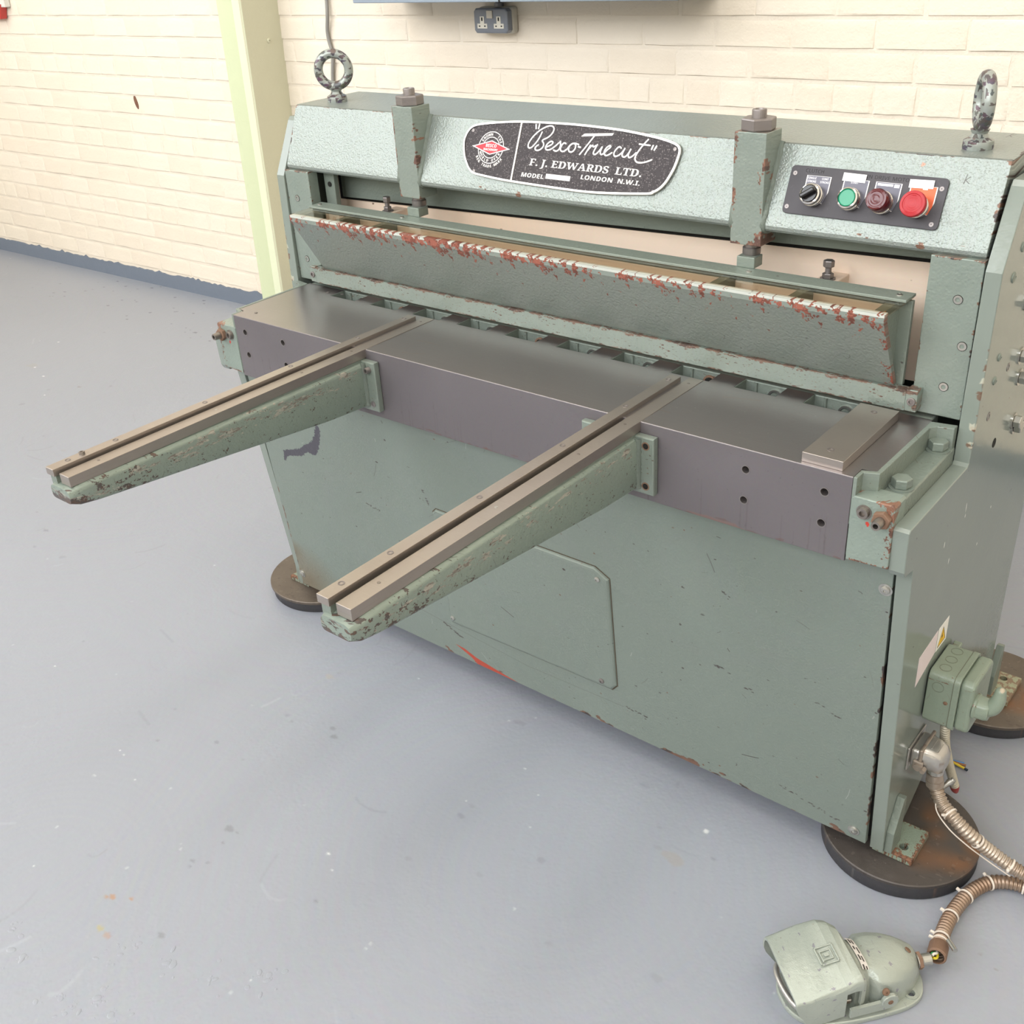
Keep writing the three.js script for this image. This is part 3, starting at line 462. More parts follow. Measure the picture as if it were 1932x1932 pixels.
// --- end brackets with pockets, hex bolts, and the clamp blocks at the front corners
{
  const wallPts = [[1.2135, 0.0], [1.2135, -0.0225], [1.2310, -0.0290], [1.2332, -0.2035], [1.267, -0.2095], [1.267, -0.1965], [1.2465, -0.192], [1.2395, -0.184], [1.2372, -0.0345], [1.2365, -0.0245], [1.2185, -0.0175], [1.2180, 0.0]];
  const g = [prismY(wallPts, 0.655, T + 0.0003, 0.0008), rb(1.236, 1.2686, 0.60, 0.6917, -0.2085, -0.033, 0.003), rb(1.2135, 1.240, 0.61, 0.6917, -0.036, -0.0005, 0.001)];
  const [bl, br] = both('end_bracket', g, greenChip);
  const hex = (z, m) => { const h = join([hexHead(0.0128, 0.0125).translate(1.2525, 0.6938, z), ring(0.004, 0.0155, 0.0024).translate(1.2525, 0.6914, z)]); put('hex_bolt', h, greenChip, br); put('hex_bolt', mir(h), greenChip, bl); };
  hex(-0.0602); hex(-0.1861);
  const blk = prismZ([[1.2145, 0.6045], [1.2145, 0.6945], [1.218, 0.6975], [1.2665, 0.6975], [1.2695, 0.6945], [1.2695, 0.6075]], -0.034, 0.0012, 0.0015);
  const blockTex = paintTex(256, 512, 71, { base: [134, 146, 137], specks: 50, scratch: 12, px: 0.9, wear: [[(u, v) => near(1 - u, 0.18) * 0.5 + near(v, 0.06) * 0.5 + near(1 - v, 0.1) * near(1 - u, 0.5) * 0.7, [126, 92, 76], [110, 80, 68], 0.6, 0.4]], extra: (x, w, h, R) => { x.fillStyle = 'rgba(196,60,46,0.95)'; blob(x, w * 0.44, h * 0.36, 18, 20, R, 14); } });
  const [kl, kr] = both('clamp_block', planarUV(blk, (x, y, z) => [(x - 1.2145) / 0.055 + z * 9, (y - 0.6045) / 0.093 + z * 5]), facePaint(blockTex, 0.055, 0.093));
  const scr = [capScrew(0.0078, 0.007).rotateX(Math.PI / 2).translate(1.2318, 0.679, 0.0006), ring(0.0079, 0.0098, 0.001).rotateX(Math.PI / 2).translate(1.2318, 0.679, 0.0012)];
  put('socket_screw', scr, bolt, kr); put('socket_screw', mir(join(scr)), bolt, kl);
  const ln = join([hexHead(0.0122, 0.008).rotateX(Math.PI / 2).translate(1.2555, 0.6765, 0.0012)]), st = capScrew(0.0066, 0.022).rotateX(Math.PI / 2).translate(1.2555, 0.6765, 0.0015);
  put('lock_nut', ln, rusty, kr); put('lock_nut', mir(ln), rusty, kl); put('set_screw', st, bolt, kr); put('set_screw', mir(st), bolt, kl);
}
// --- upright guide plates at both ends of the opening
{
  const gTex = paintTex(256, 1024, 81, { base: [131, 142, 134], specks: 34, scratch: 10, px: 0.8, wear: [[(u, v) => near(1 - v, 0.012) * 0.5 + near(1 - u, 0.05) * 0.3 + near(u, 0.03) * 0.2, BROWN, DARK, 0.8, 0.5]] });
  const g = planarUV(prismZ([[1.1995, 0.7262], [1.1995, 0.9405], [1.2665, 0.9405], [1.2665, 0.7262]], -0.2400, -0.2165, 0.001), (x, y, z) => [(x - 1.1995) / 0.067 + (z + 0.2165) * 9, (y - 0.7262) / 0.2143]);
  const [gl, gr] = both('guide_plate', g, facePaint(gTex, 0.067, 0.2143));
  for (const [x, y] of [[1.2405, 0.888], [1.2545, 0.828], [1.2390, 0.7685]]) { const s = join([ring(0.0057, 0.0064, 0.0006, 26).rotateX(Math.PI / 2).translate(x, y, -0.2166)]), c = lathe([[0.0057, 0], [0.0057, 0.0010], [0.0050, 0.0014], [0.0030, 0.0014], [0.0028, -0.0004], [0, -0.0004]], 24).rotateX(Math.PI / 2).translate(x, y, -0.2168); put('screw_rim', s, darkGap, gr); put('socket_screw', c, zinc, gr); const hx = cyl(0.0028, 0.0028, 0.0003, 6).rotateX(Math.PI / 2).translate(x, y, -0.2171); put('socket', hx, darkGap, gr); if (y !== 0.828) put('socket', mir(hx), darkGap, gl); if (y !== 0.828) { put('screw_rim', mir(s), darkGap, gl); put('socket_screw', mir(c), zinc, gl); } }
  put('hinge_plate', [rb(0.0185, 0.047, 0.872, 0.95, -0.262, -0.250, 0.002)], green, mc);
  put('plate_hole', cyl(0.005, 0.005, 0.001, 16).rotateX(Math.PI / 2).translate(0.0346, 0.9139, -0.2495), darkGap, mc.children[mc.children.length - 1]);
}
// --- lower bar across the front of the guard
{
  const cTex = paintTex(2048, 96, 91, { base: [132, 143, 134], specks: 620, scratch: 40, speck: [92, 78, 68], px: 0.8, wear: [[(u, v) => near(1 - v, 0.2) * 0.8 + near(v, 0.1) * 0.4 + near(1 - u, 0.012) * 0.2 + 0.012, [112, 90, 78], [90, 74, 66], 0.9, 1.6]] });
  const bar = prismX([[-0.212, 0.7315], [-0.198, 0.7315], [-0.198, 0.7612], [-0.212, 0.7612]], 0.0155, MX - 0.0155, 0.0012);
  const c = put('guard_bar', planarUV(join([bar, rb(0.0, 0.016, 0.7315, 0.7625, -0.2185, -0.198, 0.0015), rb(MX - 0.016, MX, 0.7315, 0.7625, -0.2185, -0.198, 0.0015)]), (x, y, z) => [x / MX, (y - 0.7315) / 0.03 + (z + 0.198) * 12]), facePaint(cTex, 1.213, 0.03), mc);
  for (const x of [0.0072, MX - 0.0072]) put('socket_screw', [capScrew(0.0058, 0.003).rotateX(Math.PI / 2).translate(x, 0.7465, -0.1985)], blackMetal, c);
}
// --- trough-shaped guard: leaning front plate, back plate, end gussets, clear window on top under a screwed strip
{
  const x0 = 0.0355, x1 = 1.1775;
  const tTex = paintTex(2048, 256, 101, { base: [130, 139, 132], specks: 260, scratch: 150, px: 0.75, top: [0.035, [200, 204, 196]],  // pale top band paints in the light on the upward lip face
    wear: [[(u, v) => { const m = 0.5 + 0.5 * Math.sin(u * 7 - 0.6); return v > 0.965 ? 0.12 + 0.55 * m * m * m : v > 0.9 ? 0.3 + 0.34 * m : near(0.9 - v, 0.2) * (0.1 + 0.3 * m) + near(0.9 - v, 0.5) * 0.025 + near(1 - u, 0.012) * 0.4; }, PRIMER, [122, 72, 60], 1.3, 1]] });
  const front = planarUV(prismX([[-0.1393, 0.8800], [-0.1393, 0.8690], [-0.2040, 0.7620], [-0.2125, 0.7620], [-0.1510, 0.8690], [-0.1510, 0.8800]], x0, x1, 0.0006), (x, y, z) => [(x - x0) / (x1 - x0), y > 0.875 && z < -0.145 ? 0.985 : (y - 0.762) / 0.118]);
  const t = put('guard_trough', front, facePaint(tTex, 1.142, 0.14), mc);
  const inside = M({ color: 0xf0e6d8, roughness: 0.6 });
  const tri = [[-0.1500, 0.8770], [-0.1480, 0.8690], [-0.2075, 0.7680], [-0.2140, 0.7680], [-0.2140, 0.8770]];
  put('back_plate', rb(0.029, 1.1855, 0.760, 0.8775, -0.2215, -0.2135, 0.001), green, t);
  put('trough_lining', prismX([[-0.153, 0.8685], [-0.2105, 0.772], [-0.2115, 0.773], [-0.2125, 0.8685], [-0.2115, 0.8685], [-0.2110, 0.775], [-0.1545, 0.8685]], x0 + 0.02, x1 - 0.02, 0), inside, t);
  for (const x of [x0 + 0.002, 0.135, 0.232, 0.915, 1.035, x1 - 0.022]) put('gusset', prismX(tri, x, x + 0.014, 0.001), green, t);
  put('worn_corner', prismX([[-0.1515, 0.8782], [-0.1530, 0.8530], [-0.1580, 0.8480], [-0.1600, 0.8782]], x1 - 0.0085, x1 - 0.0055, 0.0008), M({ map: paintTex(64, 128, 3, { base: [166, 118, 72], specks: 60, scratch: 20 }), roughness: 0.6 }), t, 'bare yellow-brown worn corner');
  put('window_strip', boxUV(new THREE.BoxGeometry(1.150, 0.0022, 0.082).translate(0.6065, 0.8782 + 0.0011, -0.1870)), new THREE.MeshPhysicalMaterial({ color: 0xf6efe6, roughness: 0.05, transmission: 1, thickness: 0, ior: 1.49 }), t, 'clear plastic window');
  const strip = put('clamp_strip', rb(0.0295, 1.1835, 0.8805, 0.8845, -0.2280, -0.1940, 0.0008), green, t);
  for (const x of [0.043, 0.262, 0.95, 1.168]) put('strip_screw', domeScrew(0.0042, 0.0022).translate(x, 0.8844, -0.2105), zinc, strip);
}
// --- peach coloured blade beam behind the guard, the web above it, and its two adjusting bolts
{
  const peach = M({ map: paintTex(1024, 256, 111, { base: [238, 216, 194], specks: 26, scratch: 6, speck: [96, 70, 54], grime: [[0.3, 0.3, 0.2, [228, 196, 164], 0.5], [0.7, 0.4, 0.25, [242, 222, 202], 0.6]] }), roughness: 0.5 });
  const bb = put('blade_beam', planarUV(prismX([[-0.335, 0.73], [-0.306, 0.73], [-0.306, 0.925], [-0.335, 0.925]], -0.02, 1.233, 0.001), (x, y) => [x / 1.25, (y - 0.73) / 0.195]), peach, mc);
  for (const [x, y] of [[0.1675, 0.874], [1.0435, 0.8735]]) {
    put('adjusting_bolt', [hexHead(0.0078, 0.0100).translate(x, y + 0.0155, -0.268), cyl(0.0044, 0.0044, 0.018, 14).translate(x, y, -0.268)], blackMetal, bb);
    put('lock_nut', [hexHead(0.0080, 0.007).translate(x, y, -0.268), ring(0.004, 0.0108, 0.002).translate(x, y - 0.002, -0.268)], blackMetal, bb);
    put('bolt_lug', [rb(x - 0.016, x + 0.016, 0.84, y - 0.0019, -0.306, -0.252, 0.002)], peach, bb);
  }
  put('upper_web', boxUV(prismZ([[0.02, 0.8795], [1.2, 0.9125], [1.2, 0.99], [0.02, 0.99]], -0.303, -0.292, 0.001)), green, mc);
  put('dark_gap', prismZ([[0.0, 0.872], [1.22, 0.905], [1.22, 0.93], [0.0, 0.93]], -0.3057, -0.3035, 0), darkGap, mc);
}
// --- top beam: sloping painted face with a rounded lower edge
const S0 = V3(0, 1.0525, -0.2666), SU = V3(0, 0.91924, -0.39370), SN = V3(0, 0.39370, 0.91924);
const slope = (g, w = 0) => g.clone().applyMatrix4(new THREE.Matrix4().makeBasis(V3(1, 0, 0), SU, SN).setPosition(0, S0.y + SN.y * w, S0.z + SN.z * w));   // local x, -d (down the slope), height off the face
const bTex = paintTex(2048, 256, 121, { base: [138, 146, 141], specks: 60, scratch: 34, px: 0.8, wear: [[(u, v) => near(1 - v, 0.02) * 0.35 + near(u, 0.003) * 0.4 + near(1 - u, 0.004) * 0.5 + near(Math.abs(v - 0.09), 0.05) * 0.025, BROWN, DARK, 0.5, 0.8]], extra: (x, w, h, R) => { x.fillStyle = rgba([170, 130, 112], 0.9); blob(x, w * 0.92, h * 0.11, 6, 7, R); x.strokeStyle = rgba([60, 56, 52], 0.8); x.lineWidth = 1.6; x.beginPath(); x.moveTo(w * 0.9635, h * 0.17); x.lineTo(w * 0.962, h * 0.27); x.moveTo(w * 0.967, h * 0.19); x.lineTo(w * 0.963, h * 0.23); x.lineTo(w * 0.967, h * 0.26); x.stroke(); } });
const beamPts = [[-0.433, 1.0525], [-0.2700, 1.0525], [-0.2666, 1.0512], [-0.2255, 0.9560], [-0.2230, 0.9490], [-0.2235, 0.9440], [-0.2262, 0.9405], [-0.2310, 0.9392], [-0.335, 0.9392], [-0.335, 0.98], [-0.433, 0.98]];
const beam = put('top_beam', planarUV(prismX(beamPts, -0.0515, 1.2648, 0.0008), (x, y, z) => z < -0.268 ? [(x + 0.052) / 1.317, 0.3 - (z + 0.268) * 3.2] : [(x + 0.052) / 1.317, (y - 0.939) / 0.1135]), facePaint(bTex, 1.317, 0.125, { roughness: 0.36, metalness: 0.36, ...bumpM(hammerN, 0.0006, 1.317 / 0.14, 0.125 / 0.14) }), mc);
// clamping-screw towers
for (const x of [0.2528, 0.9122]) {
  const L = x < 0.5, tTex = paintTex(128, 512, L ? 131 : 132, { base: [132, 142, 134], specks: 10, scratch: 8, px: 0.8, wear: [[(u, v) => near(Math.abs(u - 1), L ? 0.16 : 0.24) * (L ? 0.5 : 0.62) * (0.6 + 0.4 * Math.sin(v * 19)) + near(u, L ? 0.06 : 0.14) * (v > 0.25 ? 0.5 : 0.2) + near(v, 0.05) * 0.5, [126, 94, 80], [104, 78, 70], 0.8, 0.5]] });
  const t = put('screw_tower', planarUV(join([rb(x, x + 0.0482, 0.9180, 1.0715, -0.2665, -0.2212, 0.0012)]), (px, y, z) => [(px - x) / 0.0482 + (z + 0.2212) * 6, (y - 0.918) / 0.1535]), facePaint(tTex, 0.0482, 0.1535), mc);
  const weld = []; for (const wx of [x, x + 0.0482]) weld.push(sweep(curve([[wx, 1.0535, -0.2675], [wx, 1.0, -0.2460], [wx, 0.95, -0.2250], [wx, 0.940, -0.2300], [wx, 0.9385, -0.262]]), 30, 8, (u, s) => 0.0052 + 0.0006 * Math.sin(s * 900)));
  put('weld_bead', weld, green, t);
  put('hex_nut', [hexHead(0.0240, 0.0165).rotateY(0.42).translate(x + 0.0241, 1.0713, -0.2440)], blackMetal, t);
  put('stud', [lathe([[0.0100, 0], [0.0100, 0.026], [0.0091, 0.0272], [0.0060, 0.0272], [0.0050, 0.022], [0, 0.022]], 22).translate(x + 0.0241, 1.0713, -0.2440)], blackMetal, t);
  put('collar', [lathe([[0.0118, 0], [0.0130, 0.002], [0.0130, 0.010], [0.0112, 0.012], [0.0112, 0.020], [0, 0.02]], 24).translate(x + 0.0241, 0.9000, -0.2425)], blackMetal, t);
  put('pressure_pad', [rb(x + 0.0105, x + 0.0388, 0.8844, 0.9002, -0.2490, -0.2240, 0.0012)], green, t);
}
// eye bolts
{
  const eTex = canvasTex(512, 256, (x, w, h) => { const R = rng(141), b = [150, 156, 151]; x.fillStyle = rgba(b, 1); x.fillRect(0, 0, w, h); for (let i = 0; i < 300; i++) { x.fillStyle = rgba([76 + R() * 24, 72 + R() * 20, 74 + R() * 20], 0.95); blob(x, R() * w, R() * h, 5 + R() * 20, 4 + R() * 13, R, 13); } });
  const eMat = M({ map: rep(eTex, 6, 12), roughness: 0.35, metalness: 0.35, ...bumpM(grainN, 0.0006, 3, 2) });
  for (const [x, turn] of [[0.0083, 0.66], [1.2055, -1.1]]) {
    const g = join([boxUV(new THREE.TorusGeometry(0.0288, 0.0086, 16, 48)).translate(0, 0.0572, 0), lathe([[0.0186, 0], [0.0190, 0.003], [0.0186, 0.0105], [0.0160, 0.0122], [0.0120, 0.0145], [0.0095, 0.0190], [0.0120, 0.0240], [0.0, 0.027]], 28)]).rotateY(turn).translate(x, 1.0522, -0.3201);
    put('eye_bolt', g, eMat, mc);
  }
}
// --- cast nameplate on the beam
const K = (list) => list;
{
  const outline = [[-209.5, 36], [-206, 24], [-199, 15], [-186, 9], [-150, 3.6], [-94, -1.4], [7, -3.4], [100, -0.4], [165, 6.2], [195, 12], [206, 17.5], [209.5, 27], [206, 49], [198, 69], [190, 80], [180, 87], [165, 91.5], [60, 99], [-92, 96.5], [-150, 93], [-176, 90], [-189, 82], [-201, 66], [-207.5, 50]];
  const path = new THREE.CatmullRomCurve3(outline.map(([x, d]) => V3(0.6 + x / 1000, -d / 1000, 0)), true, 'catmullrom', 0.4).getPoints(140).slice(0, -1);
  const cen = V3(0.6, -0.048, 0), inset = (m) => path.map((p, i) => { const a = path[(i + path.length - 1) % path.length], b = path[(i + 1) % path.length], t = b.clone().sub(a).normalize(); const n = V3(-t.y, t.x, 0); if (n.dot(cen.clone().sub(p)) < 0) n.negate(); return [p.x + n.x * m, p.y + n.y * m]; });
  const pts = path.map((p) => [p.x, p.y]);
  const tw = 2048, th = 560, PX = (x) => (x + 214) / 428 * tw, PY = (d) => (d + 5) / 112 * th, k = tw / 428;
  const letters = (x, col) => {
    x.strokeStyle = x.fillStyle = col; x.lineCap = x.lineJoin = 'round';
    const line = (a, wd) => { x.lineWidth = wd * k; x.beginPath(); x.moveTo(PX(a[0]), PY(a[1])); for (let i = 2; i < a.length - 2; i += 2) x.quadraticCurveTo(PX(a[i]), PY(a[i + 1]), PX((a[i] + a[i + 2]) / 2), PY((a[i + 1] + a[i + 3]) / 2)); x.lineTo(PX(a[a.length - 2]), PY(a[a.length - 1])); x.stroke(); };
    SCRIPT.forEach((a) => line(a, 2.5)); HEAVY.forEach((a) => line(a, 2.9));
    x.beginPath(); for (const [a, b] of [[27.5, 16.4], [33.5, 11.6], [86.8, 7.6], [84.6, 11.4]]) x.lineTo(PX(a), PY(b)); x.closePath(); x.fill();
    const word = (t, x0, x1, d, size, font) => { x.save(); x.font = `bold ${size * k}px ${font}`; x.textBaseline = 'alphabetic'; const m = x.measureText(t).width; x.translate(PX(x0), PY(d)); x.transform(1, 0, -0.12, 1, 0, 0); x.scale((x1 - x0) * k / m, 1); x.fillText(t, 0, 0); x.restore(); };
    word('F. J. EDWARDS  LTD.', -64, 152, 67.5, 15.6, 'serif');
    word('MODEL', -76, -29, 86.2, 9.6, 'sans-serif'); word('LONDON  N.W.I.', 41, 152, 80.0, 9.8, 'sans-serif');
    x.save(); x.translate(PX(-25.2), PY(77.6)); x.fillRect(0, 0, 48 * k, 7.9 * k); x.restore();
  };
  const emblem = (x, col, red, dark) => {
    const cx = PX(-148.5), cy = PY(46), ring = (r, w) => { x.lineWidth = w * k; x.strokeStyle = col; x.beginPath(); x.arc(cx, cy, r * k, 0, 7); x.stroke(); };
    ring(26.4, 1.5); ring(17.6, 1.4);
    const arc = (t, r, a0, a1, size, out) => { x.fillStyle = col; x.font = `bold ${size * k}px sans-serif`; x.textAlign = 'center'; x.textBaseline = 'middle'; [...t].forEach((c, i) => { const a = a0 + (a1 - a0) * i / (t.length - 1); x.save(); x.translate(cx + Math.cos(a) * r * k, cy + Math.sin(a) * r * k); x.rotate(a + (out ? Math.PI / 2 : -Math.PI / 2)); x.fillText(c, 0, 0); x.restore(); }); };
    arc('KNOWN  THE', 22, -2.62, -0.48, 6.2, true); arc('WORLD OVER', 22, 2.68, 0.48, 6.2, false); arc('REG TRADE MARK', 31.4, 2.56, 0.62, 6.4, false);
    x.fillStyle = red; x.strokeStyle = col; x.lineWidth = 1.7 * k; x.lineJoin = 'miter'; x.beginPath(); for (const [a, b] of [[-38, 0], [0, -11.2], [38, 0], [0, 11.2]]) x.lineTo(cx + a * k, cy + b * k); x.closePath(); x.fill(); x.stroke();
    x.fillStyle = col; x.font = `bold ${7.6 * k}px sans-serif`; x.textAlign = 'center'; x.textBaseline = 'middle'; x.fillText('BESCO', cx, cy - 3.3 * k, 30 * k); x.font = `bold ${5.2 * k}px sans-serif`; x.fillText('MACHINERY', cx, cy + 3.4 * k, 33 * k); x.textAlign = 'left';
  };
  const weave = (x, w, h, R, lo, hi) => { for (let i = 0; i < 7000; i++) { x.fillStyle = rgba(R() < 0.5 ? lo : hi, 0.25 + R() * 0.4); const gx = ((R() * w / 13) | 0) * 13 + R() * 3, gy = ((R() * h / 13) | 0) * 13 + R() * 3; R() < 0.5 ? x.fillRect(gx, gy, 4, 10) : x.fillRect(gx, gy, 10, 3.5); } };
  const map = canvasTex(tw, th, (x, w, h) => { const R = rng(151); x.fillStyle = '#423e40'; x.fillRect(0, 0, w, h); weave(x, w, h, R, [38, 34, 36], [164, 158, 156]); letters(x, '#f3f0ea'); emblem(x, '#f0ece8', '#e8464e'); x.fillStyle = 'rgba(160,154,152,0.7)'; for (let i = 0; i < 3; i++) x.fillText('408'[i], PX(-12 + i * 7), PY(84.4)); });
  const bump = canvasTex(tw, th, (x, w, h) => { const R = rng(152); x.fillStyle = '#404040'; x.fillRect(0, 0, w, h); weave(x, w, h, R, [30, 30, 30], [96, 96, 96]); x.globalAlpha = 0.8; letters(x, '#fff'); emblem(x, '#fff', '#999'); }, false);
  const plate = planarUV(slope(ext(shapeOf(pts), 0.0032, 0.0008), 0.0002), (px, y, z) => { const q = V3(px, y, z).sub(S0), d = -q.dot(SU) * 1000; return [((px - 0.6) * 1000 + 214) / 428, 1 - (d + 6) / 112]; });
  const np = put('nameplate', plate, new THREE.MeshPhysicalMaterial({ map, bumpMap: bump, bumpScale: 0.0005, roughness: 0.55, specularIntensity: 0.35 }), mc, 'black cast nameplate with silver lettering');
  const alu = M({ color: 0xe6e3da, roughness: 0.32, metalness: 0.6 });
  const inner = new THREE.Path(inset(0.0027).map(([a, b]) => V2(a, b)));
  put('rim', [boxUV(slope(ext(shapeOf(pts, [inner]), 0.0048, 0.0008), 0.0002)), boxUV(slope(new RoundedBoxGeometry(0.0032, 0.095, 0.0046, 1, 0.0006).translate(0.507, -0.0478, 0.0024)))], alu, np);
  for (const [x, d] of [[0.4075, 20], [0.4245, 85], [0.7985, 22], [0.7765, 86]]) put('rivet', boxUV(slope(domeScrew(0.003, 0.0012).rotateX(Math.PI / 2).translate(x, -d / 1000, 0.0034))), blackMetal, np);
}
// --- control panel on the beam
{
  const x0 = 0.9855, w = 0.2130, d0 = 0.0285, h = 0.0645, tw = 2048, th = 620, k = tw / w;
  const PX = (x) => (x - x0) * k, PY = (d) => (d - d0) * k;
  const map = canvasTex(tw, th, (x) => {
    const R = rng(161); x.fillStyle = '#4a484c'; x.fillRect(0, 0, tw, th); mottle(x, tw, th, R, [74, 72, 76], 40, 0.05);
    for (let i = 0; i < 160; i++) { x.strokeStyle = rgba(R() < 0.5 ? [70, 68, 70] : [150, 148, 150], 0.3); x.lineWidth = 1 + R() * 2; const px = R() * tw, py = R() * th; x.beginPath(); x.moveTo(px, py); x.lineTo(px + (R() - 0.5) * 60, py + R() * 40); x.stroke(); }
    const word = (t, a, b, d, size, col) => { x.save(); x.font = `${size * k / 1000}px sans-serif`; x.fillStyle = col; const m = x.measureText(t).width; x.translate(PX(a), PY(d)); x.scale((b - a) * k / m, 1); x.textBaseline = 'middle'; x.fillText(t, 0, 0); x.restore(); };
    word('CLUTCH', 1.0064, 1.0333, 0.0345, 6.4, '#1a1818'); word('MAIN DRIVE MOTOR', 1.0800, 1.1538, 0.0352, 6.2, '#1a1818');
  });
  const cpShape = (r) => { const s = new THREE.Shape(), X0 = x0, X1 = x0 + w, Y0 = -d0 - h, Y1 = -d0; s.moveTo(X0 + r, Y0); s.lineTo(X1 - r, Y0); s.quadraticCurveTo(X1, Y0, X1, Y0 + r); s.lineTo(X1, Y1 - r); s.quadraticCurveTo(X1, Y1, X1 - r, Y1); s.lineTo(X0 + r, Y1); s.quadraticCurveTo(X0, Y1, X0, Y1 - r); s.lineTo(X0, Y0 + r); s.quadraticCurveTo(X0, Y0, X0 + r, Y0); return s; };
  const uvOf = (px, y, z) => { const d = -V3(px, y, z).sub(S0).dot(SU); return [(px - x0) / w, 1 - (d - d0) / (th / k)]; };
  const cp = put('control_panel', planarUV(slope(ext(cpShape(0.007), 0.0026, 0.0007), 0.0001), uvOf), new THREE.MeshPhysicalMaterial({ map, roughness: 0.45, specularIntensity: 0.5 }), mc, 'dark metal control panel');
  for (const [x, d] of [[0.9925, 0.0392], [1.1915, 0.0418], [1.1900, 0.0862], [0.9915, 0.0840]]) put('panel_screw', boxUV(slope(lathe([[0.0030, 0], [0.0030, 0.0006], [0.0007, 0.0006], [0.0006, 0.0001], [0, 0.0001]], 16).rotateX(Math.PI / 2).translate(x, -d, 0.0026))), blackMetal, cp);
  const legend = (x, kind) => put('legend_plate', planarUV(slope(ext(shapeOf([[x - 0.0168, -0.0405], [x + 0.0180, -0.0405], [x + 0.0180, -0.0605], [x + 0.0125, -0.0760], [x - 0.0125, -0.0760], [x - 0.0168, -0.0605]]), 0.0010, 0), 0.0026), (px, y, z) => [(px - x + 0.0168) / 0.0348, 1 - (-V3(px, y, z).sub(S0).dot(SU) - 0.0405) / 0.0355]),
    M({ map: canvasTex(256, 262, (c) => { c.fillStyle = '#d8d6d4'; c.fillRect(0, 0, 256, 262); c.fillStyle = kind === 3 ? '#c65a32' : '#5c5b66'; c.fillRect(10, 3, 236, 255); c.fillStyle = '#e4e2e2'; c.font = '27px sans-serif'; if (kind === 0) { c.fillText('SINGLE', 14, 34); c.fillText('STROKE', 14, 66); c.fillText('CONT', 160, 34); c.fillText('STROKE', 148, 66); } if (kind === 1) c.fillText('START', 74, 40); if (kind === 2) { c.fillRect(20, 12, 150, 22); c.fillRect(182, 12, 50, 30); } if (kind === 3) { c.fillStyle = '#f2efe8'; c.fillRect(120, 8, 46, 26); } }), roughness: 0.4, metalness: 0.2 }), cp);
  const at = (g, x, d, wgt) => boxUV(slope(g.rotateX(Math.PI / 2).translate(x, -d, wgt)));
  const chrome = M({ color: 0xc9c6c2, roughness: 0.16, metalness: 1 });
  const bezel = (x, d) => put('button_bezel', at(lathe([[0.0140, 0], [0.0140, 0.004], [0.0128, 0.005], [0.0146, 0.0062], [0.0148, 0.0098], [0.0136, 0.0112], [0.0136, 0.0135], [0.0142, 0.0148], [0.0138, 0.0175], [0.0118, 0.0188], [0.0112, 0.0170], [0, 0.0170]], 36), x, d, 0.0036), chrome, cp);
  const D = 0.0672;
  [1.0275, 1.0800, 1.1235, 1.1690].forEach((x, i) => { legend(x, i); bezel(x, D); });
  const blk = M({ color: 0x1b1a1c, roughness: 0.22 });
  put('selector_knob', [at(lathe([[0.0112, 0], [0.0110, 0.003], [0.0104, 0.0036], [0, 0.0036]], 28), 1.0275, D, 0.0200), boxUV(slope(new RoundedBoxGeometry(0.0064, 0.0215, 0.0105, 3, 0.0022).rotateZ(-0.95).translate(1.0275, -D, 0.0272)))], blk, cp);
  put('green_button', at(lathe([[0.0112, 0], [0.0112, 0.0022], [0.0106, 0.0029], [0.0100, 0.0020], [0.006, 0.0012], [0, 0.0010]], 32), 1.0800, D, 0.0200), M({ color: 0x168a66, roughness: 0.25 }), cp);
  put('red_lens', at(lathe([[0.0138, -0.004], [0.0142, 0.000], [0.0142, 0.012], [0.0130, 0.0150], [0.0100, 0.0158], [0.0090, 0.0152], [0.0070, 0.0156], [0.0055, 0.0150], [0.0040, 0.0156], [0.0020, 0.0150], [0, 0.0154]], 36), 1.1235, D, 0.0200), M({ color: 0x521018, roughness: 0.14 }), cp);
  put('red_stop_button', at(lathe([[0.0105, -0.004], [0.0105, 0.003], [0.0150, 0.0035], [0.0165, 0.0055], [0.0165, 0.0085], [0.0155, 0.0105], [0.0125, 0.0112], [0.0118, 0.0104], [0.0105, 0.0110], [0.0090, 0.0104], [0.0078, 0.0110], [0.0064, 0.0104], [0.0052, 0.0110], [0.0036, 0.0105], [0.0020, 0.0110], [0, 0.0108]], 36), 1.1690, D, 0.0200), M({ color: 0xa81f28, roughness: 0.45 }), cp);
  const sticker = (t, x, x1, d, dh, tilt) => put('paper_label', planarUV(slope(new THREE.BoxGeometry(x1 - x, dh, 0.0004).rotateZ(tilt).translate((x + x1) / 2, -d, 0.0042)), (px, y, z) => [(px - x) / (x1 - x), 0.5 + (d + V3(px, y, z).sub(S0).dot(SU)) / dh]), M({ map: canvasTex(256, 96, (c) => { c.fillStyle = '#f4f3f2'; c.fillRect(0, 0, 256, 96); c.fillStyle = '#c9c6c6'; c.font = '40px sans-serif'; c.textAlign = 'center'; c.fillText(t, 128, 62); }), roughness: 0.7 }), cp);
  sticker('START', 1.0610, 1.0925, 0.0385, 0.0105, -0.02); sticker('STOP', 1.1500, 1.1812, 0.0385, 0.0105, 0.03);
}
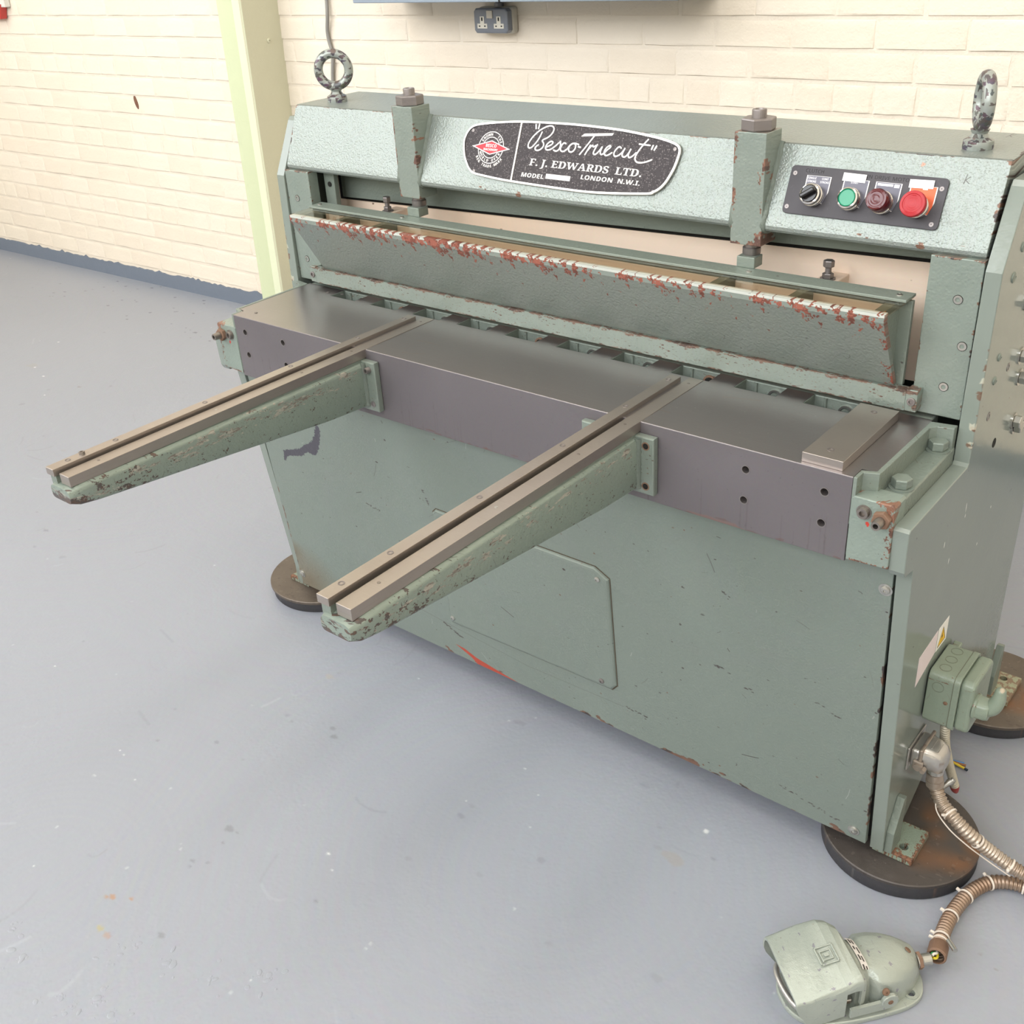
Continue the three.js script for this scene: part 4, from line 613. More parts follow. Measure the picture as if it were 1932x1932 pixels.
// --- two support arms, each a tapering box with two steel rails and a bolted flange
{
  const aTex = [171, 172].map((s) => paintTex(2048, 320, s, { base: [133, 145, 135], specks: 520, scratch: 120, speck: [74, 70, 66], px: 1.1,
    wear: [[(u, v) => near(Math.abs(v - 0.78), 0.16) * 0.30 * (u < 0.95 ? 1 : 0), [152, 148, 138], [130, 122, 114], 0.35, 1.3],
      [(u, v) => { const e = near(u, 0.34), lo = near(Math.abs(v - (0.03 + 0.62 * Math.max(0, 1 - u * 1.12))), 0.16); return lo * (0.12 + 0.42 * e) + e * e * 0.30 + 0.012 + near(u, 0.05) * 0.3; }, [80, 74, 71], [104, 84, 74], 0.8, 1.2]] }));
  [0.3085, 0.8575].forEach((x, i) => {
    // body: rounded section lofted from the flange to the tip
    const sec = (z, y0, y1, xa, xb, r) => { const p = []; for (const [cx, cy, a0] of [[xb - r, y1 - r, 0], [xa + r, y1 - r, 90], [xa + r * 0.7, y0 + r * 0.7, 180], [xb - r * 0.7, y0 + r * 0.7, 270]]) for (let j = 0; j <= 4; j++) { const a = (a0 + j * 22.5) * Math.PI / 180, q = a0 >= 180 ? r * 0.7 : r; p.push([cx + Math.cos(a) * q, cy + Math.sin(a) * q, z]); } return p; };
    const body = loft([sec(0.005, 0.622, 0.7020, x - 0.002, x + 0.0520, 0.008), sec(0.10, 0.628, 0.7030, x - 0.002, x + 0.0520, 0.008), sec(0.52, 0.6745, 0.7075, x - 0.002, x + 0.0535, 0.008), sec(0.548, 0.6785, 0.7070, x - 0.001, x + 0.0525, 0.009), sec(0.5605, 0.6835, 0.7040, x + 0.002, x + 0.0490, 0.009)]);
    const arm = put('support_arm', planarUV(body, (px, y, z) => [(0.562 - z) / 0.562 + 0.06 - (px - x) * 1.1, (y - 0.62) / 0.09 + (px - x - 0.05) * 2.4]), facePaint(aTex[i], 0.56, 0.09), mc);
    const raise = 0.0063;
    put('rail', [rb(x, x + 0.0185, T - 0.0045, T + raise, -0.1545, 0.5590, 0.0006)], steel, arm);
    put('rail', [rb(x + 0.0240, x + 0.0472, 0.7070, T + 0.0005, -0.1715, 0.5540, 0.0006)], steel, arm);
    put('packing_strip', [rb(x + 0.002, x + 0.0165, 0.702, T - 0.0045, 0.004, 0.556, 0.0005), rb(x + 0.003, x + 0.046, 0.700, 0.7072, 0.002, 0.548, 0.0005)], greenChip, arm);
    for (const z of [-0.135, -0.02, 0.13, 0.30, 0.455, 0.53]) put('rail_screw', lathe([[0.0040, 0], [0.0040, 0.0006], [0.0032, 0.0006], [0.0030, 0.0002], [0.0018, 0.0002], [0.0016, -0.0001], [0, -0.0001]], 18).translate(x + 0.0085, T + raise - 0.0001, z), blackMetal, arm);
    for (const z of [-0.150, 0.02, 0.13, 0.30, 0.50]) put('rail_screw', cyl(0.0022, 0.0022, 0.0005, 12).translate(x + 0.0345, T + 0.0004, z), z === 0.30 ? zinc : bolt, arm);
    if (i === 0) put('raised_screw', capScrew(0.0042, 0.004).translate(x + 0.0085, T + raise - 0.0002, 0.508), bolt, arm);
    const fx0 = x - 0.046, fx1 = x + 0.0765;
    put('flange', [prismZ([[fx0, 0.6165], [fx0, 0.7055], [fx1, 0.7055], [fx1, 0.6165]], 0.0005, 0.0125, 0.0018, []), sweep(curve([[x + 0.0515, 0.702, 0.013], [x + 0.0515, 0.66, 0.013], [x + 0.0515, 0.624, 0.013]]), 20, 8, (u, s) => 0.005 + 0.0008 * Math.sin(s * 700))], greenChip, arm);
    for (const y of [0.6925, 0.6295]) for (const fx of [fx0 + 0.011, fx1 - 0.013]) {
      if (i === 0 && fx > x) put('flange_screw', capScrew(0.0055, y > 0.65 ? 0.0085 : 0.001).rotateX(Math.PI / 2).translate(fx, y, 0.0126), blackMetal, arm);
      else { put('hole_rim', ring(0.0045, 0.0062, 0.0006).rotateX(Math.PI / 2).translate(fx, y, 0.0124), rusty, arm); put('flange_hole', cyl(0.0047, 0.0047, 0.0004, 16).rotateX(Math.PI / 2).translate(fx, y, 0.0124), darkGap, arm); }
    }
  });
}
// --- feet: bolt-down tabs with a gusset, standing on the round pads
{
  const tabTex = paintTex(512, 512, 181, { base: [128, 142, 127], specks: 200, scratch: 40, speck: BROWN, wear: [[(u, v) => Math.max(near(Math.abs(v - 0.98), 0.16) * 1.3, near(1 - u, 0.14) * 0.8, near(v, 0.08) * 0.6) + near(Math.hypot(u - 0.6, v - 0.72), 0.3) * 0.25, [118, 82, 62], [96, 70, 56], 0.7, 0.7]] });
  const tabMat = M({ map: tabTex, roughness: 0.55, ...bumpM(grainN, 0.0012, 1) });
  const rustTex = paintTex(512, 512, 182, { base: [132, 112, 92], specks: 100, scratch: 20, extra: (x, w, h, R) => { for (let i = 0; i < 60; i++) { x.fillStyle = rgba([156, 160, 134], 0.8); blob(x, R() * w, R() * h, 20 + R() * 50, 14 + R() * 40, R, 15); } } });
  const rustMat = M({ map: rustTex, roughness: 0.7, ...bumpM(grainN, 0.0015, 1) });
  const tab = (z0, z1, hx, hz, flip) => { const pts = [[1.2700, z0], [1.3322, z0], [1.3322, z1], [1.2700, z1]], g = planarUV(prismY(pts, 0.0312, 0.0432, 0.0016, [circleHole(hx, -hz, 0.0085)]), (x, y, z) => [(x - 1.27) / 0.0622, (z - z0) / (z1 - z0) - 0.01 + (0.0432 - y) * 3]); return flip ? mir(g) : g; };
  const t1 = put('foot_tab', tab(-0.1772, -0.1028, 1.3115, -0.1245), tabMat, mc);
  put('foot_tab', tab(-0.1772, -0.1028, 1.3115, -0.1245, true), tabMat, mc);
  const t2 = put('foot_tab', tab(-0.6490, -0.5650, 1.3050, -0.6290), rustMat, mc);
  put('foot_tab', tab(-0.6490, -0.5650, 1.3050, -0.6290, true), rustMat, mc);
  const gus = (z0, s) => prismX([[z0, 0.0432], [z0, 0.084], [z0 - 0.003 * s, 0.091], [z0 - 0.026 * s, 0.138], [z0 - 0.036 * s, 0.136], [z0 - 0.036 * s, 0.0432]], 1.2893, 1.3015, 0.0012);
  put('foot_gusset', gus(-0.0985, 1), green, mc); put('foot_gusset', mir(gus(-0.0985, 1)), green, mc);
  put('foot_gusset', gus(-0.566, 1), green, mc);
  put('floor_bar', [rb(-0.05, 1.265, 0.0440, 0.0560, -0.575, -0.535, 0.001)], darkGap, mc);
}
// --- isolator switch box on the right side
{
  const boxTex = paintTex(512, 512, 191, { base: [130, 142, 126], specks: 80, scratch: 30, speck: BROWN, edges: { t: [0.3, 6, BROWN, 20], b: [0.3, 6, BROWN, 20] } });
  const bm = M({ map: rep(boxTex, 6), roughness: 0.3, ...bumpM(grainN, 0.0006, 8) });
  const y0 = 0.2515, y1 = 0.3462, z0 = -0.2640, z1 = -0.1762;
  const rrect = (a0, a1, b0, b1, r) => { const s = new THREE.Shape(); s.moveTo(a0 + r, b0); s.lineTo(a1 - r, b0); s.absarc(a1 - r, b0 + r, r, -Math.PI / 2, 0); s.lineTo(a1, b1 - r); s.absarc(a1 - r, b1 - r, r, 0, Math.PI / 2); s.lineTo(a0 + r, b1); s.absarc(a0 + r, b1 - r, r, Math.PI / 2, Math.PI); s.lineTo(a0, b0 + r); s.absarc(a0 + r, b0 + r, r, Math.PI, Math.PI * 1.5); return s; };
  const slab = (x0, x1, e, r, bev) => boxUV(ext(rrect(-z1 - e, -z0 + e, y0 - e, y1 + e, r), x1 - x0, bev, 4, 6).rotateY(Math.PI / 2).translate(x0, 0, 0));
  const b = put('switch_box', slab(1.2915, 1.3310, 0, 0.011, 0.0015), bm, mc);
  put('lid', [slab(1.3285, 1.3375, 0.0014, 0.012, 0.001), slab(1.3370, 1.3580, -0.001, 0.012, 0.006)], bm, b);
  put('lid_seam', slab(1.3280, 1.3288, 0.0005, 0.0115, 0), M({ color: 0x6e6654, roughness: 0.8 }), b);
  for (const z of [-0.196, -0.2195, -0.2435]) put('knockout', [ring(0.0078, 0.0086, 0.0005, 26).translate(1.3085, y1 - 0.0001, z)], M({ color: 0x6f7466, roughness: 0.6 }), b);
  put('knockout', ring(0.0078, 0.0086, 0.0005, 26).rotateX(Math.PI / 2).translate(1.3075, 0.3225, z1 - 0.0001), M({ color: 0x6f7466, roughness: 0.6 }), b);
  put('box_screw', domeScrew(0.0032, 0.002).rotateX(Math.PI / 2).translate(1.3215, 0.2990, z1), rusty, b);
  put('mounting_lug', [rb(1.291, 1.304, 0.318, 0.334, -0.289, -0.262, 0.003)], bm, b);
  const knob = [aim(lathe([[0.0195, 0], [0.0195, 0.003], [0.0175, 0.005], [0.0170, 0.016], [0.0150, 0.021], [0, 0.0225]], 26), [1.3578, 0.298, -0.1970], [1, 0, 0])];
  put('switch_handle', [...knob, sweep(curve([[1.3720, 0.298, -0.1970], [1.3800, 0.304, -0.1975], [1.3860, 0.318, -0.1985], [1.3870, 0.334, -0.2000]]), 18, 14, (u) => 0.0120 * (1 - u * u * 0.35)), new THREE.SphereGeometry(0.0079, 16, 10).translate(1.3870, 0.3340, -0.2000)], M({ map: rep(boxTex, 8), roughness: 0.3 }), b, 'worn curved switch handle');
  put('bare_tip', new THREE.SphereGeometry(0.0062, 14, 10).scale(0.8, 1.0, 0.9).translate(1.3882, 0.3362, -0.1988), M({ color: 0xb5a892, roughness: 0.6 }), b);
}
// --- multi-pole plug connector below it
const alloy = M({ map: paintTex(256, 256, 201, { base: [190, 187, 182], specks: 160, scratch: 40, speck: [128, 104, 88] }), roughness: 0.3, metalness: 0.75, ...bumpM(grainN, 0.0006, 3) });
const alloyDull = M({ map: paintTex(256, 256, 202, { base: [160, 148, 136], specks: 200, scratch: 40, speck: [110, 86, 70] }), roughness: 0.5, metalness: 0.5 });
{
  const y0 = 0.184, y1 = 0.221, z0 = -0.2010, z1 = -0.1415;
  const p = put('plug_connector', [rb(1.2895, 1.2925, 0.180, 0.2225, -0.2085, -0.1395, 0.0012), rb(1.2925, 1.3070, y0 + 0.002, y1 - 0.002, z0 + 0.003, z1 - 0.004, 0.005, 3)], alloy, mc);
  put('locking_lever', [rb(1.3055, 1.3105, y0 - 0.001, y1 + 0.003, z0, z1 - 0.002, 0.0022, 3), rb(1.2985, 1.3140, 0.188, 0.203, z1 - 0.0045, z1 + 0.0005, 0.002, 2), aim(cyl(0.006, 0.006, 0.004), [1.3070, 0.1935, z1 - 0.001], [0, 0, 1]), aim(cyl(0.0042, 0.0038, 0.009), [1.3150, 0.1895, z1 - 0.006], [0, 0, 1])], alloyDull, p);
  const hood = (x, a, b, c, d) => { const q = []; for (let i = 0; i < 20; i++) { const t = i / 20 * Math.PI * 2, s = (v) => Math.sign(v) * Math.pow(Math.abs(v), 0.45); q.push([x, (a + b) / 2 + s(Math.sin(t)) * (b - a) / 2, (c + d) / 2 + s(Math.cos(t)) * (d - c) / 2]); } return q; };
  put('plug_hood', [loft([hood(1.3100, y0, y1, z0 + 0.003, z1 - 0.006), hood(1.3220, y0 - 0.004, y1 - 0.001, z0 + 0.004, z1 - 0.009), hood(1.3330, y0 - 0.007, y1 - 0.007, z0 + 0.006, z1 - 0.014), hood(1.3385, y0 - 0.004, y1 - 0.014, z0 + 0.010, z1 - 0.02)].map((r) => r)), aim(lathe([[0.0118, 0], [0.0112, 0.014], [0.0095, 0.020]], 24), [1.3245, 0.165, -0.1790], [-0.05, 1, 0.05])], alloy, p);
  const ribs = []; for (let i = 0; i < 4; i++) ribs.push(rb(1.3165 + i * 0.0032, 1.3180 + i * 0.0032, y1 - 0.004, y1 - 0.0005 - i * 0.0012, z0 + 0.016, z1 - 0.02, 0.0006)); put('grip_rib', ribs, alloy, p);
}
// --- short grey spiral conduit hanging under the box, capped red
{
  const c = curve([[1.3180, 0.256, -0.2080], [1.3190, 0.20, -0.2200], [1.3195, 0.12, -0.2650], [1.3230, 0.055, -0.3020], [1.3270, 0.032, -0.3110]]);
  const t = put('spiral_conduit', sweep(c, 300, 12, (u, s) => 0.0068 + 0.0009 * Math.sin(s / 0.0052 * Math.PI * 2)), M({ color: 0xb9b3a2, roughness: 0.4, metalness: 0.4 }), mc);
  put('red_cap', sweep(curve([[1.3262, 0.036, -0.3092], [1.3276, 0.026, -0.3120], [1.3300, 0.018, -0.3140]]), 8, 14, (u) => 0.0078 * Math.sqrt(Math.max(0.02, 1 - u * u * 0.9))), M({ color: 0x9c3530, roughness: 0.4 }), t);
}
// ---------- round pads under the feet ----------
{
  const dTex = [211, 212].map((s) => canvasTex(512, 512, (x, w, h) => { const R = rng(s), b = s === 211 ? [80, 74, 70] : [100, 90, 80]; x.fillStyle = rgba(b, 1); x.fillRect(0, 0, w, h); mottle(x, w, h, R, b, 60, 0.10); for (let i = 0; i < 12; i++) soft(x, w * (0.6 + R() * 0.4), h * (0.3 + R() * 0.5), 30 + R() * 50, 'rgba(140,88,52,0.45)'); for (let i = 0; i < 160; i++) { x.fillStyle = rgba(R() < 0.5 ? [60, 54, 52] : [130, 118, 106], 0.3); blob(x, R() * w, R() * h, 2 + R() * 12, 2 + R() * 8, R); } for (let i = 0; i < 40; i++) { x.fillStyle = 'rgba(200,196,190,0.7)'; blob(x, R() * w, R() * h, 1.4, 1.4, R, 6); } }));
  const rubber = M({ map: paintTex(512, 64, 213, { base: [58, 57, 60], specks: 60, scratch: 60, speck: [92, 88, 86] }), roughness: 0.7, ...bumpM(grainN, 0.001, 4, 1) });
  const pad = (x, z, r, tex, lip, label) => {
    const p = thing('levelling_pad', x, 0, z, label, 'machine pad');
    const mat = M({ map: tex, roughness: 0.5, metalness: 0.25, ...bumpM(grainN, 0.0006, 2) });
    put('rubber_base', lathe([[0, 0.0005], [r - lip - 0.001, 0.0005], [r - lip + 0.0005, 0.003], [r - lip, 0.024], [0, 0.024]], 72).translate(x, 0, z), rubber, p);
    put('top_plate', planarUV(lathe([[0, 0.0235], [r - 0.001, 0.0235], [r, 0.0250], [r, 0.0292], [r - 0.0015, 0.0310], [0, 0.0310]], 72), (px, y, pz) => [0.5 + px / r / 2, 0.5 + pz / r / 2]).translate(x, 0, z), mat, p);
    return p;
  };
  pad(1.2875, -0.1740, 0.1210, dTex[0], 0.0012, 'round rust-stained dark pad under the right foot nearest the foot pedal');
  pad(1.2875, -0.6120, 0.1210, dTex[1], 0.0045, 'round brown pad behind the switch box, under the rear right foot');
  pad(-0.0760, -0.1720, 0.1290, dTex[1], 0.0055, 'round brown pad with black rubber edge under the left end of the front panel');
}
// ---------- foot pedal: local x runs from the mouth to the cable end, local z to its right-hand side ----------
const OP = V3(1.276, 0, 0.197), pedal = thing('foot_pedal', OP.x, OP.y, OP.z, 'cast green foot pedal with a hooded mouth lying on the floor', 'foot pedal');
pedal.rotation.y = 0.9024;
{
  const pTex = paintTex(1024, 1024, 221, { base: [166, 173, 164], specks: 160, scratch: 90, speck: [128, 126, 132], px: 1.5, extra: (x, w, h, R) => { for (let i = 0; i < 26; i++) { x.fillStyle = rgba([134, 132, 140], 0.85); blob(x, R() * w, R() * h, 6 + R() * 16, 5 + R() * 14, R, 13); } } });
  const pm = M({ map: rep(pTex, 5), roughness: 0.34, metalness: 0.3, ...bumpM(grainN, 0.0006, 8) });
  const baseOut = [[-0.010, 0.0], [-0.008, 0.018], [0.002, 0.036], [0.022, 0.050], [0.06, 0.0575], [0.12, 0.0595], [0.158, 0.056], [0.178, 0.047], [0.190, 0.030], [0.196, 0.010], [0.195, -0.015], [0.186, -0.040], [0.165, -0.054], [0.11, -0.058], [0.05, -0.055], [0.018, -0.046], [-0.002, -0.030], [-0.009, -0.014]];
  const sm = new THREE.CatmullRomCurve3(baseOut.map(([a, b]) => V3(a, 0, b)), true).getPoints(90).slice(0, -1).map((p) => [p.x, p.z]);
  const hole = (u, v) => circleHole(u, -v, 0.0055);
  putLocal('base_plate', [prismY(sm, 0, 0.0085, 0.002, [hole(0.1655, 0.040), hole(0.168, -0.040)]), ring(0.0056, 0.010, 0.0015).translate(0.1655, 0.0083, 0.040)], pm, pedal);
  // rear body: rounded dome
  const sec = (u, w, h, y0 = 0.006, e = 0.72, v0 = 0) => { const q = []; for (let i = 0; i <= 20; i++) { const t = i / 20 * Math.PI, c = Math.cos(t), s = Math.sin(t); q.push([u, y0 + Math.pow(s, e) * h, v0 + Math.sign(c) * Math.pow(Math.abs(c), e) * w]); } return q; };
  putLocal('rear_body', [loft([sec(0.062, 0.034, 0.068), sec(0.082, 0.033, 0.064), sec(0.094, 0.034, 0.060), sec(0.1035, 0.036, 0.0585), sec(0.1095, 0.0455, 0.0575), sec(0.116, 0.0495, 0.0565, 0.006, 0.62), sec(0.134, 0.0485, 0.0545, 0.006, 0.6), sec(0.152, 0.0440, 0.0510, 0.006, 0.6), sec(0.168, 0.0370, 0.0460, 0.006, 0.6), sec(0.180, 0.0285, 0.0410, 0.006, 0.6), sec(0.1885, 0.0205, 0.0360, 0.006, 0.6), sec(0.1915, 0.0150, 0.0320, 0.006, 0.6)])], pm, pedal);
  // hood: open shell over the treadle, lower on its right-hand front edge
  const U = (u, yl, yr, wl, wr, y0, th, r = 0.016) => {       // outer line left foot -> top -> right foot, then back along the inside
    const o = [], n = [];
    const arc = (cy, cz, rr, a0, a1, list) => { for (let i = 0; i <= 6; i++) { const a = (a0 + (a1 - a0) * i / 6) * Math.PI / 180; list.push([u, cy + Math.sin(a) * rr, cz + Math.cos(a) * rr]); } };
    o.push([u, y0, -wl]); arc(yl - r, -wl + r, r, 180, 90, o); arc(yr - r * 0.6, wr - r * 0.6, r * 0.6, 90, 0, o); o.push([u, y0, wr]);
    n.push([u, y0, wr - th]); arc(yr - r * 0.6, wr - r * 0.6, Math.max(0.002, r * 0.6 - th), 0, 90, n); arc(yl - r, -wl + r, r - th, 90, 180, n); n.push([u, y0, -wl + th]);
    return [...o, ...n];
  };
  const shell = (rings) => { const m = rings[0].length, h = m / 2, pos = [], idx = []; rings.forEach((r) => r.forEach((p) => pos.push(...p))); for (let i = 0; i < rings.length - 1; i++) for (let j = 0; j < m; j++) { const a = i * m + j, b = i * m + (j + 1) % m; idx.push(a, b, a + m, b, b + m, a + m); } for (const [i, f] of [[0, 1], [rings.length - 1, 0]]) for (let j = 0; j < h - 1; j++) { const a = i * m + j, b = a + 1, c = i * m + m - 1 - j, d = c - 1; f ? idx.push(a, c, b, b, c, d) : idx.push(a, b, c, b, d, c); } let g = new THREE.BufferGeometry(); g.setAttribute('position', new THREE.Float32BufferAttribute(pos, 3)); g.setIndex(idx); return boxUV(toCreasedNormals(g, 0.6)); };
  putLocal('hood', [shell([U(-0.014, 0.078, 0.063, 0.056, 0.051, 0.052, 0.004), U(-0.010, 0.079, 0.064, 0.0565, 0.051, 0.040, 0.004), U(0.006, 0.082, 0.065, 0.0570, 0.052, 0.012, 0.004), U(0.030, 0.088, 0.070, 0.0570, 0.053, 0.012, 0.004), U(0.058, 0.092, 0.076, 0.0555, 0.053, 0.016, 0.004)]),
    shell([U(0.0575, 0.0922, 0.0765, 0.0555, 0.053, 0.060, 0.004), U(0.070, 0.092, 0.080, 0.0530, 0.0525, 0.062, 0.004, 0.02), U(0.0815, 0.086, 0.081, 0.047, 0.0520, 0.060, 0.004, 0.02)]),
    shell([U(0.0795, 0.0855, 0.0805, 0.046, 0.0520, 0.030, 0.005, 0.02), U(0.087, 0.078, 0.076, 0.041, 0.0495, 0.030, 0.005, 0.02)]),
    loft([sec(0.076, 0.040, 0.076, 0.006, 0.6, 0.004), sec(0.088, 0.038, 0.070, 0.006, 0.6, 0.003), sec(0.100, 0.038, 0.063, 0.006, 0.65, 0.001)])], pm, pedal);
  // raised square mark on the hood, following its tilt
  const mark = []; const bar = (u0, u1, v0, v1) => mark.push(new RoundedBoxGeometry(u1 - u0, 0.0016, v1 - v0, 1, 0.0006).translate((u0 + u1) / 2, 0, (v0 + v1) / 2));
  const sq = (s, t) => { bar(-s, s, -s, -s + t); bar(-s, s, s - t, s); bar(-s, -s + t, -s, s); bar(s - t, s, -s, s); };
  sq(0.0135, 0.0022); bar(-0.0075, 0.0075, 0.0055, 0.0075); bar(-0.0075, 0.0075, -0.0070, -0.0050); bar(0.0060, 0.0078, -0.006, 0.0065); bar(-0.009, -0.0072, -0.0065, 0.0095); bar(-0.0035, 0.0035, -0.0025, 0.0025);
  const mk = putLocal('cast_mark', mark.map(boxUV), pm, pedal); mk.position.set(0.050, 0.0842, 0.004); mk.rotation.set(0.135, 0.0, 0.13);
  // treadle inside, with a bright worn front edge, its side arm and pivot
  putLocal('treadle', [rb(0.006, 0.075, 0.022, 0.030, -0.044, 0.042, 0.003), boxUV(sweep(curve([[0.010, 0.026, -0.046], [-0.004, 0.028, -0.030], [-0.008, 0.029, 0], [-0.003, 0.028, 0.028], [0.009, 0.026, 0.044]]), 30, 8, () => 0.0045))], alloy, pedal);
  putLocal('lever_arm', [prismX([[0.0, 0], [0, 0], [0, 0]].length ? [[0.052, 0.014], [0.0565, 0.014], [0.0565, 0.03], [0.052, 0.03]] : [], 0.064, 0.125, 0.001)], pm, pedal);
  putLocal('pivot', [aim(lathe([[0.0125, 0], [0.0125, 0.004], [0.0115, 0.0052], [0, 0.0052]], 28), [0.1215, 0.030, 0.0535], [0, 0, 1])], pm, pedal);
  putLocal('pivot_screw', [aim(domeScrew(0.004, 0.0015), [0.1215, 0.030, 0.0586], [0, 0, 1]), aim(domeScrew(0.0055, 0.0035), [0.1150, 0.0475, 0.0535], [0, 0.5, 1])], rusty, pedal);
  putLocal('rating_plate', planarUV(loft([0.0925, 0.1030].map((u) => { const q = []; for (let i = 0; i <= 14; i++) { const t = (0.33 + 0.40 * i / 14) * Math.PI, w = u < 0.1 ? 0.0392 : 0.0388, h = u < 0.1 ? 0.0680 : 0.0628, c = Math.cos(t), s = Math.sin(t); q.push([u, 0.0068 + Math.pow(s, 0.62) * h, 0.0015 + Math.sign(c) * Math.pow(Math.abs(c), 0.62) * (w + 0.0006)]); } return q; }), false, false), (u, y, v) => [(v + 0.04) / 0.08, (u - 0.0925) / 0.0105]), M({ map: canvasTex(256, 48, (x) => { x.fillStyle = '#d8d2cc'; x.fillRect(0, 0, 256, 48); const R = rng(9); for (let i = 0; i < 5; i++) { x.fillStyle = '#3a3634'; x.fillRect(20 + i * 46, 6 + R() * 6, 12 + R() * 22, 10); x.fillRect(14 + i * 46, 26, 16 + R() * 18, 12); } }), roughness: 0.5 }), pedal);
  putLocal('cable_gland', [aim(lathe([[0.010, 0], [0.010, 0.006], [0.0085, 0.008], [0.0085, 0.020], [0, 0.02]], 20), [0.187, 0.034, 0.012], [1, 0.05, 0.12])], zinc, pedal);
  putLocal('gland_nut', [aim(hexHead(0.0125, 0.005), [0.1885, 0.0335, 0.012], [1, 0.05, 0.12])], rusty, pedal);
  putLocal('body_screw', [aim(domeScrew(0.005, 0.002), [0.178, 0.0475, 0.002], [0.6, 0.8, 0])], rusty, pedal);
}
// ---------- flexible metal conduit from the plug down to the floor, round out of sight and back to the pedal ----------
{
  const hoseTex = canvasTex(256, 2048, (x, w, h) => { const R = rng(231); x.fillStyle = '#b3a596'; x.fillRect(0, 0, w, h); for (let i = 0; i < 90; i++) soft(x, R() * w, R() * h, 20 + R() * 70, R() < 0.6 ? 'rgba(134,106,84,0.4)' : 'rgba(206,200,192,0.35)'); soft(x, w / 2, h * 0.9, 360, 'rgba(112,80,60,0.65)'); soft(x, w / 2, h * 0.75, 260, 'rgba(122,94,74,0.55)'); });
  const hoseMat = M({ map: hoseTex, roughness: 0.38, metalness: 0.65 });
  const c = curve([[1.3235, 0.163, -0.1785], [1.3285, 0.140, -0.1770], [1.3440, 0.118, -0.1700], [1.3690, 0.108, -0.1590], [1.3965, 0.088, -0.1600], [1.4270, 0.062, -0.1720], [1.4580, 0.047, -0.1760], [1.4900, 0.040, -0.1790], [1.5500, 0.022, -0.1950], [1.6200, 0.0125, -0.2050], [1.6800, 0.0125, -0.1750], [1.6750, 0.0125, -0.1300], [1.6100, 0.0125, -0.1300], [1.5400, 0.0125, -0.1620], [1.4850, 0.0125, -0.1830], [1.4420, 0.0125, -0.1680], [1.4200, 0.0130, -0.1320], [1.4105, 0.0150, -0.0800], [1.4110, 0.0200, -0.0300], [1.4180, 0.0270, 0.0180], [1.4200, 0.0290, 0.0290]]);
  const L = c.getLength(), hose = thing('flexible_conduit', 1.4, 0, -0.15, 'rusty ribbed metal hose running from the plug along the floor to the foot pedal', 'hose');
  const tube = sweep(c, 1700, 14, (u, s) => 0.0102 + 0.0009 * Math.sin(s / 0.0064 * Math.PI * 2)); const uv = tube.attributes.uv; for (let i = 0; i < uv.count; i++) uv.setY(i, 1 - uv.getY(i) / L);
  put('ribbed_hose', tube, hoseMat, hose);
  const at = (u) => [c.getPointAt(u), c.getTangentAt(u)], band = (u, r, w, m, n) => { const [p, t] = at(u); return put(n, aim(ring(r - 0.0022, r, w), [p.x, p.y, p.z], [t.x, t.y, t.z]), m, hose); };
  band(0.0005, 0.0122, 0.012, alloyDull, 'clamp_collar'); band(0.013, 0.0132, 0.011, alloyDull, 'clamp_collar');
  put('collar_screw', [aim(cyl(0.0042, 0.0042, 0.022), [1.3370, 0.136, -0.1840], [0.55, 0.7, -0.4]), aim(cyl(0.0058, 0.0058, 0.006, 12), [1.3440, 0.1450, -0.1890], [0.55, 0.7, -0.4])], zinc, hose);
  const { 0: e, 1: et } = at(0.9999); put('end_sleeve', aim(lathe([[0.0125, 0], [0.0135, 0.002], [0.0135, 0.024], [0.0120, 0.026], [0.0105, 0.026], [0.0105, 0.0]], 28), [e.x - et.x * 0.024, e.y - et.y * 0.024, e.z - et.z * 0.024], [et.x, et.y, et.z]), rusty, hose);
  put('end_screw', [aim(cyl(0.0036, 0.0036, 0.020), [1.4260, 0.041, 0.004], [0.7, 0.15, 0.7])], zinc, hose);
  const tieMat = M({ color: 0xdcd2c6, roughness: 0.4 });
  for (const u of [0.075, 0.135, 0.20, 0.735, 0.79, 0.845, 0.90, 0.955, 0.966]) { const [p, t] = at(u); const side = V3(-t.z, 0.25, t.x).normalize(); put('cable_tie', [aim(ring(0.0104, 0.0118, 0.0026), [p.x, p.y, p.z], [t.x, t.y, t.z]), aim(rb(-0.0022, 0.0022, 0, 0.006, -0.0018, 0.0018, 0.0008), [p.x + side.x * 0.0108, Math.max(0.004, p.y + side.y * 0.0108), p.z + side.z * 0.0108], [side.x, side.y, side.z])], tieMat, hose); }
  put('thin_cable', sweep(curve([[1.3345, 0.128, -0.1690], [1.3400, 0.110, -0.1600], [1.3640, 0.094, -0.1500], [1.3930, 0.075, -0.1520], [1.4250, 0.050, -0.1640], [1.4580, 0.0335, -0.1700]]), 60, 6, () => 0.0011), tieMat, hose);
  const g = [1.4195, 0.0305, 0.0300], k = [1.4150, 0.0352, 0.0402];
  [[0xe0cc3a, 0.002, 0], [0x2f8a4f, -0.002, 0.002], [0xd8d2c8, 0.0, 0.005]].forEach(([col, o, y]) => put('wire', sweep(curve([[g[0] - 0.003, g[1] + 0.0, g[2] - 0.012], [g[0] + o, g[1] + y, g[2] + o], [(g[0] + k[0]) / 2 + o * 1.3, (g[1] + k[1]) / 2 + y, (g[2] + k[2]) / 2 + o * 1.3], [k[0] + o * 0.6 + 0.0012, k[1] + y * 0.4, k[2] + o * 0.6 - 0.0014]]), 20, 8, () => 0.0019), M({ color: col, roughness: 0.4 }), hose));
}
